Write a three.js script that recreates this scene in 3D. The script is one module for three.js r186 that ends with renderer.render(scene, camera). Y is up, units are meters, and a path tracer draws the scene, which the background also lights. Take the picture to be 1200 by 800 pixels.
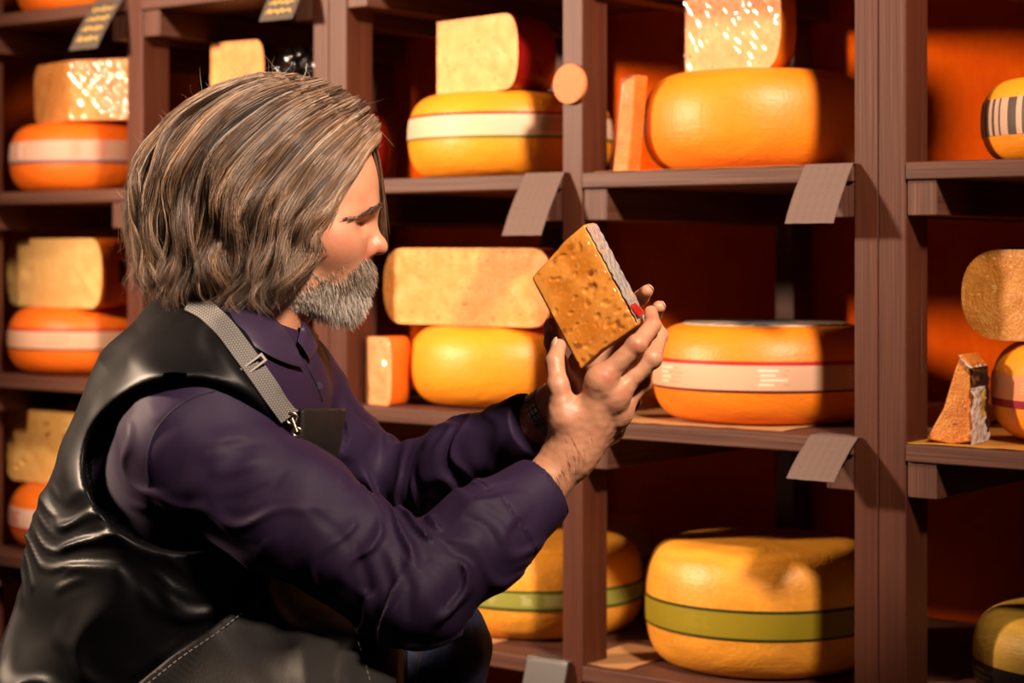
import * as THREE from 'three';
import { RoundedBoxGeometry } from 'three/addons/geometries/RoundedBoxGeometry.js';
import { mergeGeometries, mergeVertices } from 'three/addons/utils/BufferGeometryUtils.js';
import { createNoise2D, createNoise3D } from 'simplex-noise';

// ---------------------------------------------------------------- camera
const F = 2300, HZ = 295, CAMH = 1.0;               // focal length in px of the 1200x800 frame, horizon row, camera height
const YAW = Math.atan(F / 2923), SA = Math.sin(YAW), CA = Math.cos(YAW);
const scene = new THREE.Scene();
scene.background = new THREE.Color(0x000000);
const camera = new THREE.PerspectiveCamera(2 * Math.atan(400 / F) * 180 / Math.PI, 1.5, 0.05, 40);
const D0 = F / 850, R0 = 250 / F * D0;              // world x = 0 on the shelf fronts lies at px 850
const CAM = new THREE.Vector3(D0 * SA - R0 * CA, CAMH, D0 * CA + R0 * SA);
camera.position.copy(CAM); camera.rotation.y = YAW;
camera.setViewOffset(1200, 800, 0, 400 - HZ, 1200, 800);
camera.focus = 2.24; camera.userData.fStop = 4.0;
scene.add(camera);
const renderer = new THREE.WebGLRenderer();
renderer.toneMapping = THREE.LinearToneMapping;
renderer.toneMappingExposure = 2.2;
renderer.shadowMap.enabled = true;
// ---------------------------------------------------------------- light: two studio lamps (their housings are built further down)
const LAMPS = [
  { pos: [-1.55, 1.56, 1.60], aim: [0.30, 0.98, -0.3], size: 0.20, cd: 14, angle: 0.92, soft: 0.5, col: 0xffdcbc },
  { pos: [1.75, 2.55, 1.35], aim: [-0.62, 1.13, 0.2], size: 0.28, cd: 26, angle: 0.50, soft: 1, col: 0xffe4cc },
];
for (const l of LAMPS) {
  const r = new THREE.SpotLight(l.col, l.cd, 0, l.angle, l.soft, 2), d = new THREE.Vector3(...l.aim).sub(new THREE.Vector3(...l.pos)).normalize();
  r.position.set(...l.pos).addScaledVector(d, 0.02); r.target.position.set(...l.aim); r.castShadow = true; r.shadow.radius = l.size / 2 / 0.02; r.shadow.mapSize.set(2048, 2048); scene.add(r, r.target);
}
// ---------------------------------------------------------------- helpers
let seed = 7;
const rnd = () => { seed = (seed * 1664525 + 1013904223) >>> 0; return seed / 4294967296; };
const rr = (a, b) => a + (b - a) * rnd();
const n2 = createNoise2D(rnd), n3 = createNoise3D(rnd);
const clamp = (x, a, b) => Math.min(b, Math.max(a, x)), lerp = (a, b, t) => a + (b - a) * t;
const sstep = (a, b, x) => { const t = clamp((x - a) / (b - a), 0, 1); return t * t * (3 - 2 * t); };
const S = hex => new THREE.Color(hex);
// world x of the point that shows at column px and lies at depth z behind (or before) the shelf fronts
function Xat(px, z = 0) {
  const k = (px - 600) / F, dz = z - CAM.z;         // r = dx*CA - dz*SA ; d = -dx*SA - dz*CA ; r = k d
  const dx = (dz * SA - k * dz * CA) / (CA + k * SA);
  return CAM.x + dx;
}
const depthAt = (x, z) => -(x - CAM.x) * SA - (z - CAM.z) * CA;
const Yat = (py, x, z) => CAMH - (py - HZ) / F * depthAt(x, z);

const used = {};
function numbered(n) { const k = used[n] = (used[n] ?? -1) + 1; return k ? `${n}_${String(k).padStart(3, '0')}` : n; }
function thing(name, label, category, pos = [0, 0, 0], turn = 0, group) {
  const o = new THREE.Group(); o.name = numbered(name); o.position.set(...pos); o.rotation.y = turn;
  o.userData = { label, category }; if (group) o.userData.group = group; scene.add(o); return o;
}
function part(name, geo, mat, parent, label) {
  const m = new THREE.Mesh(geo, mat); m.name = name; m.castShadow = m.receiveShadow = true;
  if (label) m.userData.label = label; parent.add(m); return m;
}
function struct(name, geo, mat, label) {
  const m = part(name, geo, mat, scene); m.userData = { kind: 'structure', label, category: name.split('_')[0] }; return m;
}
// box with uv in metres, v along the longest side; the grain starts at a spot of its own
function board(w, h, d, r = 0.002, along = -1) {
  const g = new RoundedBoxGeometry(w, h, d, 2, r), p = g.attributes.position, n = g.attributes.normal, uv = g.attributes.uv;
  const L = [w, h, d], la = along < 0 ? L.indexOf(Math.max(...L)) : along, ou = rr(0, 5), ov = rr(0, 5);
  for (let i = 0; i < p.count; i++) {
    const P = [p.getX(i), p.getY(i), p.getZ(i)], N = [n.getX(i), n.getY(i), n.getZ(i)].map(Math.abs), na = N.indexOf(Math.max(...N));
    const ax = [0, 1, 2].filter(k => k !== na);
    let u, v; if (ax.includes(la)) { v = P[la]; u = P[ax.find(k => k !== la)]; } else { u = P[ax[0]]; v = P[ax[1]]; }
    uv.setXY(i, u + ou + na * 0.13, v + ov);
  }
  return g;
}
const ao = (g, x, y, z) => g.translate(x, y, z);
// ---------------------------------------------------------------- textures
function tex(w, h, fn, srgb = true) {
  const a = new Uint8Array(w * h * 4);
  for (let y = 0; y < h; y++) for (let x = 0; x < w; x++) {
    const c = fn(x / w, y / h), i = (y * w + x) * 4;
    a[i] = clamp(c[0], 0, 255); a[i + 1] = clamp(c[1], 0, 255); a[i + 2] = clamp(c[2], 0, 255); a[i + 3] = 255;
  }
  const t = new THREE.DataTexture(a, w, h); t.magFilter = THREE.LinearFilter; t.minFilter = THREE.LinearMipmapLinearFilter; t.generateMipmaps = true;
  t.wrapS = t.wrapT = THREE.RepeatWrapping; if (srgb) t.colorSpace = THREE.SRGBColorSpace; t.needsUpdate = true; return t;
}
// noise that tiles on the unit square
function tn(u, v, fu, fv, o = 0) {
  const a = u * 6.28318, b = v * 6.28318;
  return n3(Math.cos(a) * fu / 6.28 + o, Math.sin(a) * fu / 6.28, Math.cos(b) * fv / 6.28 + 3 * o) * 0.6 + n3(Math.sin(a) * fu / 6.28 + o, Math.sin(b) * fv / 6.28, Math.cos(a) * fu / 6.28 - Math.cos(b) * fv / 6.28) * 0.4;
}
function wood(dark, light, streak) {
  return tex(384, 1024, (u, v) => {
    let g = tn(u, v, 26, 2.2, 1) * 0.55 + tn(u, v, 90, 5, 4) * 0.35 + tn(u, v, 6, 1.4, 8) * 0.4;
    const ring = Math.sin((u * 9 + tn(u, v, 3, 1.5, 12) * 1.7) * 6.28) * 0.28; g += ring;
    const s = Math.max(0, tn(u, v, 60, 3, 20) - 0.32) * 1.5 * sstep(-0.1, 0.5, tn(u, v, 5, 2, 31));
    const t = clamp(0.5 + g * 0.5, 0, 1);
    return [0, 1, 2].map(k => lerp(lerp(dark[k], light[k], t), streak[k], clamp(s, 0, 0.75)));
  });
}
const uvScale = (t, u, v) => { t.repeat.set(u, v); return t; };
const texPost = uvScale(wood([66, 31, 18], [84, 43, 27], [118, 78, 60]), 4, 1.3);
const texShelf = uvScale(wood([66, 37, 27], [98, 62, 49], [142, 112, 98]), 4, 1.3);
const bumpWood = uvScale(tex(256, 1024, (u, v) => { const g = 128 + 90 * tn(u, v, 70, 4, 2) + 30 * tn(u, v, 18, 2, 5); return [g, g, g]; }, false), 4, 1.3);
const fine = tex(256, 256, (u, v) => { const g = 128 + 70 * tn(u, v, 60, 60, 3) + 50 * tn(u, v, 20, 20, 6); return [g, g, g]; }, false);
function cutTex(base, dark, pale, holes, seedo) {
  const hs = []; for (let i = 0; i < holes; i++) hs.push([rnd(), rnd(), rr(0.004, 0.017)]);
  return tex(512, 512, (u, v) => {
    const a = tn(u, v, 7, 7, seedo), b = tn(u, v, 30, 30, seedo + 5), c = tn(u, v, 110, 110, seedo + 9);
    let t = clamp(0.45 + 0.5 * a + 0.22 * b, 0, 1);
    let col = [0, 1, 2].map(k => lerp(base[k], pale[k], t) + c * 9);
    for (const [hx, hy, r] of hs) {
      let dx = Math.abs(u - hx), dy = Math.abs(v - hy); dx = Math.min(dx, 1 - dx); dy = Math.min(dy, 1 - dy);
      const d = Math.hypot(dx, dy * 1.3) + 0.004 * b; if (d < r) { const k = sstep(r, r * 0.5, d) * 0.75; col = col.map((x, i) => lerp(x, dark[i], k)); }
    }
    return col;
  });
}
const mat = (o) => new THREE.MeshPhysicalMaterial(o);
const M = {};
M.post = mat({ map: texPost, bumpMap: bumpWood, bumpScale: 0.0004, roughness: 0.5, specularIntensity: 0.6 });
M.shelf = mat({ map: texShelf, bumpMap: bumpWood, bumpScale: 0.0005, roughness: 0.52, specularIntensity: 0.6 });
M.wall = mat({ map: uvScale(tex(256, 256, (u, v) => { const g = tn(u, v, 10, 10, 2) * 7 + tn(u, v, 70, 70, 7) * 6; return [216 + g, 84 + g, 2]; }), 1.2, 1.2), bumpMap: uvScale(fine.clone(), 3, 3), bumpScale: 0.0006, roughness: 0.9, specularIntensity: 0.12 });
M.dark = mat({ color: 0x1e120c, roughness: 0.8 });
M.floor = mat({ map: uvScale(wood([34, 20, 14], [54, 34, 24], [60, 40, 30]), 2, 0.6), roughness: 0.55 });
M.ceil = mat({ color: 0x241a14, roughness: 0.9 });
M.tag = mat({ map: uvScale(tex(128, 128, (u, v) => { const g = tn(u, v, 40, 40, 3) * 8 + tn(u, v, 6, 6, 8) * 8; return [100 + g, 79 + g, 71 + g]; }), 6, 6), roughness: 0.8 });
M.kraft = mat({ color: 0xa87848, roughness: 0.8 });
M.yellowPaper = mat({ color: 0xb87c2c, roughness: 0.6 });
M.disc = mat({ map: uvScale(wood([186, 108, 62], [200, 124, 74], [208, 140, 94]), 3, 3), roughness: 0.7 });
// ---------------------------------------------------------------- room
const WALLZ = -0.70;
{
  const bx = (w, h, d, x, y, z) => { const g = new THREE.BoxGeometry(w, h, d); g.translate(x, y, z); return g; };
  const wb = new THREE.BoxGeometry(9, 3.2, 0.2); const uv = wb.attributes.uv; for (let i = 0; i < uv.count; i++) uv.setXY(i, uv.getX(i) * 9, uv.getY(i) * 3.2);
  struct('wall_back', wb.translate(0, 1.6, WALLZ - 0.1), M.wall, 'deep orange painted wall behind the cheese shelves');
  struct('floor', bx(9.4, 0.1, 6.4, 0, -0.05, 2.2), M.floor, 'dark brown wooden floor of the cheese shop');
  struct('ceiling', bx(9.4, 0.1, 6.4, 0, 3.25, 2.2), M.ceil, 'dark ceiling of the cheese shop');
  struct('wall_left', bx(0.2, 3.2, 6.4, -4.5, 1.6, 2.2), M.dark, 'dark brown side wall at the far end of the shelves');
  struct('wall_right', bx(0.2, 3.2, 6.4, 4.5, 1.6, 2.2), M.dark, 'dark brown side wall beyond the third shelving unit');
  struct('wall_front', bx(9, 3.2, 0.2, 0, 1.6, 5.3), M.dark, 'dark brown wall facing the shelves');
}
// ---------------------------------------------------------------- shelving units
const PW = { a: [Xat(149), Xat(167)], a2: [Xat(367), Xat(385)], b: [Xat(385.5), Xat(406)], b2: [Xat(659), Xat(683)], b3: [Xat(1001), Xat(1029)], c: [Xat(1029.5), Xat(1062)] };
const BAY = PW.b2[0] - PW.b[1], T = 0.023, REARZ = -0.608, PD = 0.062;
const SH_A = [0.08, 0.435, 0.768, 1.112, 1.447, 1.80], SH_B = [0.05, 0.398, 0.755, 1.115, 1.46, 1.81], SH_C = [0.05, 0.40, 0.752, 1.116, 1.462, 1.81];
function unit(label, posts, tops) {
  const x0 = posts[0][0], u = thing('shelving_unit', label, 'shelving unit', [x0, 0, 0], 0, 'dark wooden shelving units');
  const H = 1.86;
  posts.forEach(([a, b], i) => {
    const w = b - a, cx = (a + b) / 2 - x0;
    part('post', ao(board(w, H, PD), cx, H / 2, -PD / 2), M.post, u);
    part('rear_post', ao(board(w, H, PD), cx, H / 2, REARZ - PD / 2), M.post, u);
  });
  for (let i = 0; i + 1 < posts.length; i++) {
    const a = posts[i][1] - x0, b = posts[i + 1][0] - x0;
    for (const t of tops) {
      const bits = [ao(board(b - a - 0.001, T, 0.668, 0.0025, 0), (a + b) / 2, t - T / 2, 0.004 - 0.334)], gap = -REARZ - PD - 0.002; // the board runs on between the front and rear posts
      const over = ([p, q]) => bits.push(ao(board(q - p - 0.0005, T, gap, 0.002, 0), (p + q) / 2 - x0, t - T / 2, -PD - 0.001 - gap / 2));
      over(posts[i + 1]); if (!i) over(posts[0]);
      part('shelf_board', mergeGeometries(bits), M.shelf, u);
      for (const s of [0, 1]) part('support_beam', ao(board(0.042, 0.046, 0.655), s ? b - 0.0215 : a + 0.0215, t - T - 0.0235, -0.002 - 0.3275), M.shelf, u);
    }
  }
  return u;
}
unit('dark brown wooden shelving unit behind the long-haired man', [[PW.a[0] - BAY - 0.04, PW.a[0] - BAY], PW.a, PW.a2], SH_A);
unit('dark brown wooden shelving unit with the round wooden disc on its middle post', [PW.b, PW.b2, PW.b3], SH_B);
unit('dark brown wooden shelving unit holding the striped-label wheel and the foil-rind wedge', [PW.c, [PW.c[1] + BAY, PW.c[1] + BAY + 0.04], [PW.c[1] + 2 * BAY + 0.04, PW.c[1] + 2 * BAY + 0.08]], SH_C);

// ---------------------------------------------------------------- cheeses
const cheeseMats = {};
const rindTex = (c, v, o) => tex(512, 256, (u, w) => { const g = tn(u, w, 12, 8, o) * v + tn(u, w, 80, 50, o + 4) * v * 0.5 + Math.max(0, tn(u, w, 60, 40, o + 8) - 0.45) * v * 3; return [c[0] + g, c[1] + g * 0.8, c[2] + g * 0.5]; });
const waxBump = uvScale(tex(512, 256, (u, v) => { const g = 128 + 60 * tn(u, v, 14, 10, 1) + 40 * tn(u, v, 60, 40, 2) + 25 * tn(u, v, 8, 120, 3); return [g, g, g]; }, false), 2, 1);
const rind = (c, v = 6, o = 1, rough = 0.48) => mat({ map: rindTex(c, v, o), bumpMap: waxBump, bumpScale: 0.0014, roughness: rough, clearcoat: 0.1, clearcoatRoughness: 0.5 });
M.rOrange = rind([238, 128, 18], 5, 1);
M.rAmber = rind([240, 146, 26], 6, 5);
M.rDeep = rind([234, 108, 14], 6, 9);
M.rYellow = rind([226, 150, 44], 16, 13, 0.45);
M.rPale = rind([206, 160, 60], 14, 15, 0.5);
M.rRed = rind([132, 14, 12], 12, 17, 0.28);
const cut = (b, d, p, holes, o, rough = 0.42) => mat({ map: uvScale(cutTex(b, d, p, holes, o), 5, 5), bumpMap: uvScale(fine.clone(), 9, 9), bumpScale: 0.002, roughness: rough });
M.cCream = cut([214, 148, 80], [160, 96, 44], [228, 174, 108], 26, 2);
M.cGold = cut([216, 134, 58], [146, 76, 26], [228, 162, 90], 60, 6);
M.cSwiss = cut([232, 172, 88], [140, 76, 20], [242, 198, 120], 46, 11);
M.cAmber = cut([188, 104, 32], [100, 50, 14], [212, 140, 58], 60, 15);
M.cOld = cut([180, 110, 36], [226, 190, 120], [200, 138, 60], 120, 19);
M.cDeep = cut([204, 104, 34], [150, 60, 16], [222, 134, 56], 30, 23);
M.cWrap = cut([212, 142, 84], [170, 96, 46], [226, 166, 112], 20, 27);
M.cPale = cut([234, 180, 104], [176, 106, 44], [242, 198, 128], 22, 31);
M.film = mat({ color: 0xffffff, transmission: 1, thickness: 0, roughness: 0.07, ior: 1.45, specularIntensity: 1 });
M.blackFilm = mat({ color: 0x0c0a0a, roughness: 0.12, clearcoat: 0.6, clearcoatRoughness: 0.08 });
M.foil = mat({ color: 0xc9c2b8, metalness: 0.9, roughness: 0.22 });

// wheel half-section from the axis underneath round to the axis on top
function section(R, h, e, n, k = 26) {
  const pts = [[0.0001, 0]];
  for (let i = 0; i <= k; i++) {
    const t = -Math.PI / 2 + Math.PI * i / k, c = Math.cos(t), s = Math.sin(t);
    pts.push([R - e + e * Math.pow(Math.max(c, 0), 2 / n), h / 2 + h / 2 * Math.sign(s) * Math.pow(Math.abs(s), 2 / n)]);
  }
  pts.push([0.0001, h]);
  return pts;
}
function radiusAt(R, h, e, n, y) { const s = clamp((y - h / 2) / (h / 2), -1, 1); return R - e + e * Math.pow(1 - Math.pow(Math.abs(s), n), 1 / n); }
function labelTex(draw, w = 1024, h = 96) {
  const c = document.createElement('canvas'); c.width = w; c.height = h; const g = c.getContext('2d'); draw(g, w, h);
  const t = new THREE.CanvasTexture(c); t.colorSpace = THREE.SRGBColorSpace; t.wrapS = THREE.RepeatWrapping; return t;
}
const band = (draw, rough = 0.4) => mat({ map: labelTex(draw), roughness: rough + 0.15, specularIntensity: 0.6 });
function prints(g, w, h, n, cols, y0, y1, sd) { let s = sd; const q = () => { s = (s * 16807) % 2147483647; return s / 2147483647; }; for (let i = 0; i < n; i++) { g.fillStyle = cols[Math.floor(q() * cols.length)]; const x = q() * w, bw = 8 + q() * 34; for (let k = 0; k < 4; k++) g.fillRect(x + q() * 4, h * (y0 + (y1 - y0) * k / 4), bw * (0.5 + q() * 0.5), h * (y1 - y0) / 8); } }
const bands = {
  creamRedGreen: band((g, w, h) => { g.fillStyle = '#d9b294'; g.fillRect(0, 0, w, h); g.fillStyle = '#981810'; g.fillRect(0, 0, w, h * 0.1); g.fillStyle = '#5c6a1c'; g.fillRect(0, h * 0.9, w, h * 0.1); prints(g, w, h, 16, ['#8a8a3c', '#c06a4a', '#d9b58c'], 0.24, 0.76, 11); }),
  pinkRed: band((g, w, h) => { g.fillStyle = '#d4a688'; g.fillRect(0, 0, w, h); g.fillStyle = '#b3201c'; g.fillRect(0, 0, w, h * 0.13); g.fillStyle = '#5a1d16'; g.fillRect(0, h * 0.93, w, h * 0.07); prints(g, w, h, 26, ['#d8a684', '#edd0b6', '#d09a76'], 0.25, 0.85, 5); }),
  lilac: band((g, w, h) => { g.fillStyle = '#cf9f88'; g.fillRect(0, 0, w, h); g.fillStyle = '#5a4258'; g.fillRect(0, h * 0.88, w, h * 0.12); prints(g, w, h, 22, ['#d98a70', '#b06a60', '#efd0bc'], 0.12, 0.8, 23); }),
  whiteRed: band((g, w, h) => { g.fillStyle = '#dcb8a2'; g.fillRect(0, 0, w, h); g.fillStyle = '#c8281c'; g.fillRect(0, h * 0.86, w, h * 0.14); prints(g, w, h, 30, ['#c8281c', '#a02018', '#e0a890'], 0.16, 0.8, 41); }),
  greenThin: band((g, w, h) => { g.fillStyle = '#8f8c3c'; g.fillRect(0, 0, w, h); g.fillStyle = '#2f4a1a'; g.fillRect(0, 0, w, h * 0.13); g.fillRect(0, h * 0.87, w, h * 0.13); prints(g, w, h, 40, ['#a8a060', '#7a7a34', '#b8b078'], 0.25, 0.75, 3); }),
  olive: band((g, w, h) => { g.fillStyle = '#8f7c14'; g.fillRect(0, 0, w, h); g.fillStyle = '#2c3410'; g.fillRect(0, 0, w, h * 0.1); g.fillRect(0, h * 0.92, w, h * 0.08); prints(g, w, h, 10, ['#86781a', '#988418'], 0.3, 0.7, 17); }),
  stripes: band((g, w, h) => { g.fillStyle = '#c09c82'; g.fillRect(0, 0, w, h); g.fillStyle = '#4c3c36'; for (let x = 0; x < w; x += 64) { g.fillRect(x, 0, 16, h); g.fillRect(x + 26, 0, 7, h); g.fillRect(x + 44, 0, 4, h); } }),
  salmon: band((g, w, h) => { g.fillStyle = '#d88a5c'; g.fillRect(0, 0, w, h); g.fillStyle = '#8c1830'; g.fillRect(0, h * 0.76, w, h * 0.24); prints(g, w, h, 8, ['#e0a080', '#c87850'], 0.2, 0.6, 31); }),
  dark: band((g, w, h) => { g.fillStyle = '#2c201c'; g.fillRect(0, 0, w, h); prints(g, w, h, 30, ['#5c4a40', '#8a7a68', '#40302a'], 0.15, 0.85, 9); }, 0.2),
};
function lathe(pts, seg, p0 = 0, pl = Math.PI * 2) { return new THREE.LatheGeometry(pts.map(p => new THREE.Vector2(...p)), seg, p0, pl); }
function wobble(g, amp, f, o) { const p = g.attributes.position; for (let i = 0; i < p.count; i++) { const x = p.getX(i), y = p.getY(i), z = p.getZ(i), d = 1 + amp * n3(x * f + o, y * f, z * f); p.setXYZ(i, x * d, y, z * d); } g.computeVertexNormals(); return g; }
function bandGeo(R, h, e, n, y0, y1, off = 0.0012, p0 = 0, pl = Math.PI * 2) {
  const pts = []; for (let i = 0; i <= 8; i++) { const y = lerp(y0, y1, i / 8); pts.push([radiusAt(R, h, e, n, y) + off, y]); }
  return lathe(pts, 96, p0, pl);
}
// full wheel. o: { R, h, e, n, rind, band: [material, y0, y1 as shares of h] , disc }
function wheel(o, px, z, y, label, turn = 0) {
  const { R, h, e = 0.055, n = 2.5 } = o, t = thing('round_cheese', label, 'cheese', [Xat(px, z), y, z], turn);
  part('rind', lathe(section(R, h, e, n), 96), o.rind, t);
  if (o.band) part('label_band', bandGeo(R, h, e, n, o.band[1] * h, o.band[2] * h), o.band[0], t, o.bandLabel);
  if (o.disc) part('paper_disc', lathe([[0.0001, h + 0.0015], [R * 0.72, h + 0.0015], [R * 0.73, h - 0.0005]], 64), o.disc, t, 'flat printed disc on top');
  return t;
}
// piece cut from a wheel between two angles (0 = +x, anticlockwise seen from above); returns the thing
function sector(o, x, y, z, a0, a1, label, turn = 0) {
  const { R, h, e = 0.04, n = 2.6 } = o, t = thing('cut_cheese', label, 'cheese', [x, y, z], turn);
  // lathe: x = r sin(phi), z = r cos(phi); angle a from +x towards -z  =>  phi = a + 90deg
  const g = lathe(section(R, h, e, n), Math.max(12, Math.round((a1 - a0) * 14)), a0 + Math.PI / 2, a1 - a0);
  part('rind', g, o.rind, t, o.rindLabel);
  const face = (a, flip) => {
    const pts = section(R, h, e, n, 22), cx = R * 0.5, K = 8, pos = [], uv = [], idx = [];
    // fan of rings between the outline and its middle so that the face can undulate a little
    const ring = [...pts]; const N = ring.length;
    for (let k = 0; k <= K; k++) for (const [r, yy] of ring) {
      const s = 1 - k / K, rx = cx + (r - cx) * s, ry = h / 2 + (yy - h / 2) * s, w = k === 0 ? 0 : 0.0016 * n2(rx * 22 + a * 3, ry * 22) ;
      pos.push(rx * Math.cos(a) + w * Math.sin(a), ry, -rx * Math.sin(a) + w * Math.cos(a)); uv.push(rx, ry);
    }
    for (let k = 0; k < K; k++) for (let i = 0; i < N; i++) { const j = (i + 1) % N, A = k * N + i, B = k * N + j, C = A + N, D = B + N; flip ? idx.push(A, C, B, B, C, D) : idx.push(A, B, C, B, D, C); }
    const q = new THREE.BufferGeometry(); q.setAttribute('position', new THREE.Float32BufferAttribute(pos, 3)); q.setAttribute('uv', new THREE.Float32BufferAttribute(uv, 2)); q.setIndex(idx); q.computeVertexNormals(); return q;
  };
  if (!o.noFaces) { part('cut_face', face(a0, false), o.cut, t); part('cut_face', face(a1, true), o.cut, t); }
  if (o.film) { // crumpled clear film standing a hair off the cut faces
    for (const [a, fl] of [[a0, 1], [a1, -1]]) {
      const nx = 44, ny = 34, gg = new THREE.PlaneGeometry(R * 0.97, h * 0.96, nx, ny), p = gg.attributes.position;
      for (let i = 0; i < p.count; i++) { const u = p.getX(i) + R * 0.5, v = p.getY(i) + h / 2, b = 0.004 + 0.0055 * Math.abs(n2(u * 13 + a + v * 8, v * 10 + u * 6)) + 0.0007 * n2(u * 34, v * 28 + a); const d = b * fl; p.setXYZ(i, u * Math.cos(a) + d * Math.sin(a), v, -u * Math.sin(a) + d * Math.cos(a)); }
      gg.computeVertexNormals(); part('plastic_film', gg, M.film, t, 'crumpled clear film');
    }
  }
  if (o.topFilm) part('top_film', lathe([[0.0001, h + 0.003], [R - e, h + 0.003], [R - e * 0.4, h - e * 0.15]], 32, a0 + Math.PI / 2, a1 - a0), o.topFilm, t, 'dark shiny film over the top');
  if (o.band) part('label_band', bandGeo(R, h, e, n, o.band[1] * h, o.band[2] * h, 0.001, a0 + Math.PI / 2 + (o.band[3] ?? 0.15), (a1 - a0) * (o.band[4] ?? 0.8)), o.band[0], t);
  return t;
}
const yTop = (unitShelf) => unitShelf + 0.0005;
const zc = R => -R - 0.02;
// ---- unit two, upper shelf
const R1 = 0.165;
wheel({ R: R1, h: 0.136, rind: M.rAmber, band: [bands.creamRedGreen, 0.44, 0.74] }, 598, zc(R1), yTop(SH_B[3]), 'amber cheese wheel with a cream band edged red and green under the red-rind piece', 2.2);
sector({ R: 0.192, h: 0.118, e: 0.035, rind: M.rRed, cut: M.cCream, rindLabel: 'glossy red wax rind' }, Xat(512, -0.10), yTop(SH_B[3]) + 0.136, -0.10, 0.08, Math.PI * 0.52, 'pale quarter of cheese with glossy red wax rind on the banded amber wheel', -0.24);
wheel({ R: 0.166, h: 0.146, e: 0.065, n: 2.4, rind: M.rOrange }, 886, zc(0.166), yTop(SH_B[3]), 'plain orange cheese wheel without a label under the film-wrapped block');
sector({ R: 0.162, h: 0.15, e: 0.03, rind: M.rOrange, cut: M.cWrap, film: true }, Xat(803, -0.12), yTop(SH_B[3]) + 0.146, -0.12, 0, Math.PI * 0.5, 'film-wrapped block of pale cheese standing on the plain orange wheel');
// ---- unit two, middle shelf
wheel({ R: 0.163, h: 0.128, e: 0.06, n: 2.4, rind: M.rAmber }, 598, zc(0.163), yTop(SH_B[2]), 'plain amber cheese wheel beneath the half wheel with the wide cut face');
sector({ R: 0.172, h: 0.122, e: 0.045, n: 2.6, rind: M.rDeep, cut: M.cGold, topFilm: M.blackFilm }, Xat(545, -0.075), yTop(SH_B[2]) + 0.1285, -0.075, 0, Math.PI, 'half wheel with wide golden cut face on the plain amber wheel');
sector({ R: 0.074, h: 0.108, e: 0.012, rind: M.rDeep, cut: M.cWrap, film: true }, PW.b[1] + 0.009, yTop(SH_B[2]), -0.036, -0.25, 1.0, 'small film-wrapped cheese block on the shelf beside the plain amber wheel');
const discM = mat({ map: labelTex((g, w, h) => { g.fillStyle = '#cbb9a4'; g.fillRect(0, 0, w, h); for (let i = 0; i < 24; i++) { g.fillStyle = ['#5a6a2a', '#2c3a6a', '#a8803c', '#705040'][i % 4]; g.fillRect(i * w / 24, h * (0.25 + 0.2 * (i % 3) / 3), w / 40, h * 0.35); } g.fillStyle = '#7a90a8'; g.fillRect(0, h * 0.82, w, h * 0.18); }, 512, 128), roughness: 0.35 });
wheel({ R: R1, h: 0.14, e: 0.055, rind: M.rOrange, band: [bands.pinkRed, 0.35, 0.66], disc: discM }, 897, zc(R1), yTop(SH_B[2]), 'orange cheese wheel with pink-white band and printed disc on top, above the drooping card', 1.2);
// ---- unit two, lower shelf
wheel({ R: R1, h: 0.142, e: 0.05, rind: M.rYellow, band: [bands.greenThin, 0.36, 0.58] }, 634, -0.21, yTop(SH_B[1]), 'yellow-orange cheese wheel with a narrow green band behind the middle post', 0.4);
wheel({ R: 0.115, h: 0.135, e: 0.045, rind: M.rPale, band: [bands.greenThin, 0.3, 0.55] }, 690, -0.497, yTop(SH_B[1]) + 0.0, 'dull yellow cheese wheel at the back of the lowest visible shelf', 0.8);
wheel({ R: 0.172, h: 0.178, e: 0.055, n: 2.7, rind: M.rYellow, band: [bands.olive, 0.34, 0.58] }, 893, zc(0.172), yTop(SH_B[1]), 'tall golden cheese wheel with broad olive band on the low shelf', 2.9);
// ---- unit three
wheel({ R: 0.16, h: 0.108, e: 0.045, rind: M.rAmber, band: [bands.stripes, 0.3, 0.74] }, 1298, zc(0.16), yTop(SH_C[3]), 'yellow cheese wheel with a grey and cream striped band', 0.3);
wheel({ R: 0.165, h: 0.132, e: 0.06, rind: M.rAmber, band: [bands.salmon, 0.36, 0.68] }, 1314, -0.2, yTop(SH_C[2]), 'orange cheese wheel with salmon and crimson band beside the foil-rind wedge', 0.7);
sector({ R: 0.172, h: 0.118, e: 0.058, n: 2.3, rind: M.rPale, cut: M.cOld, topFilm: M.blackFilm }, Xat(1275, -0.085), yTop(SH_C[2]) + 0.1325, -0.085, 0, Math.PI, 'half wheel of aged tan cheese on the salmon-banded wheel');
wheel({ R: 0.16, h: 0.125, e: 0.05, rind: M.rPale, band: [bands.dark, 0.1, 0.5] }, 1285, -0.21, yTop(SH_C[1]), 'yellow-topped cheese wheel with dark shiny wrapping around its lower half');
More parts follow.
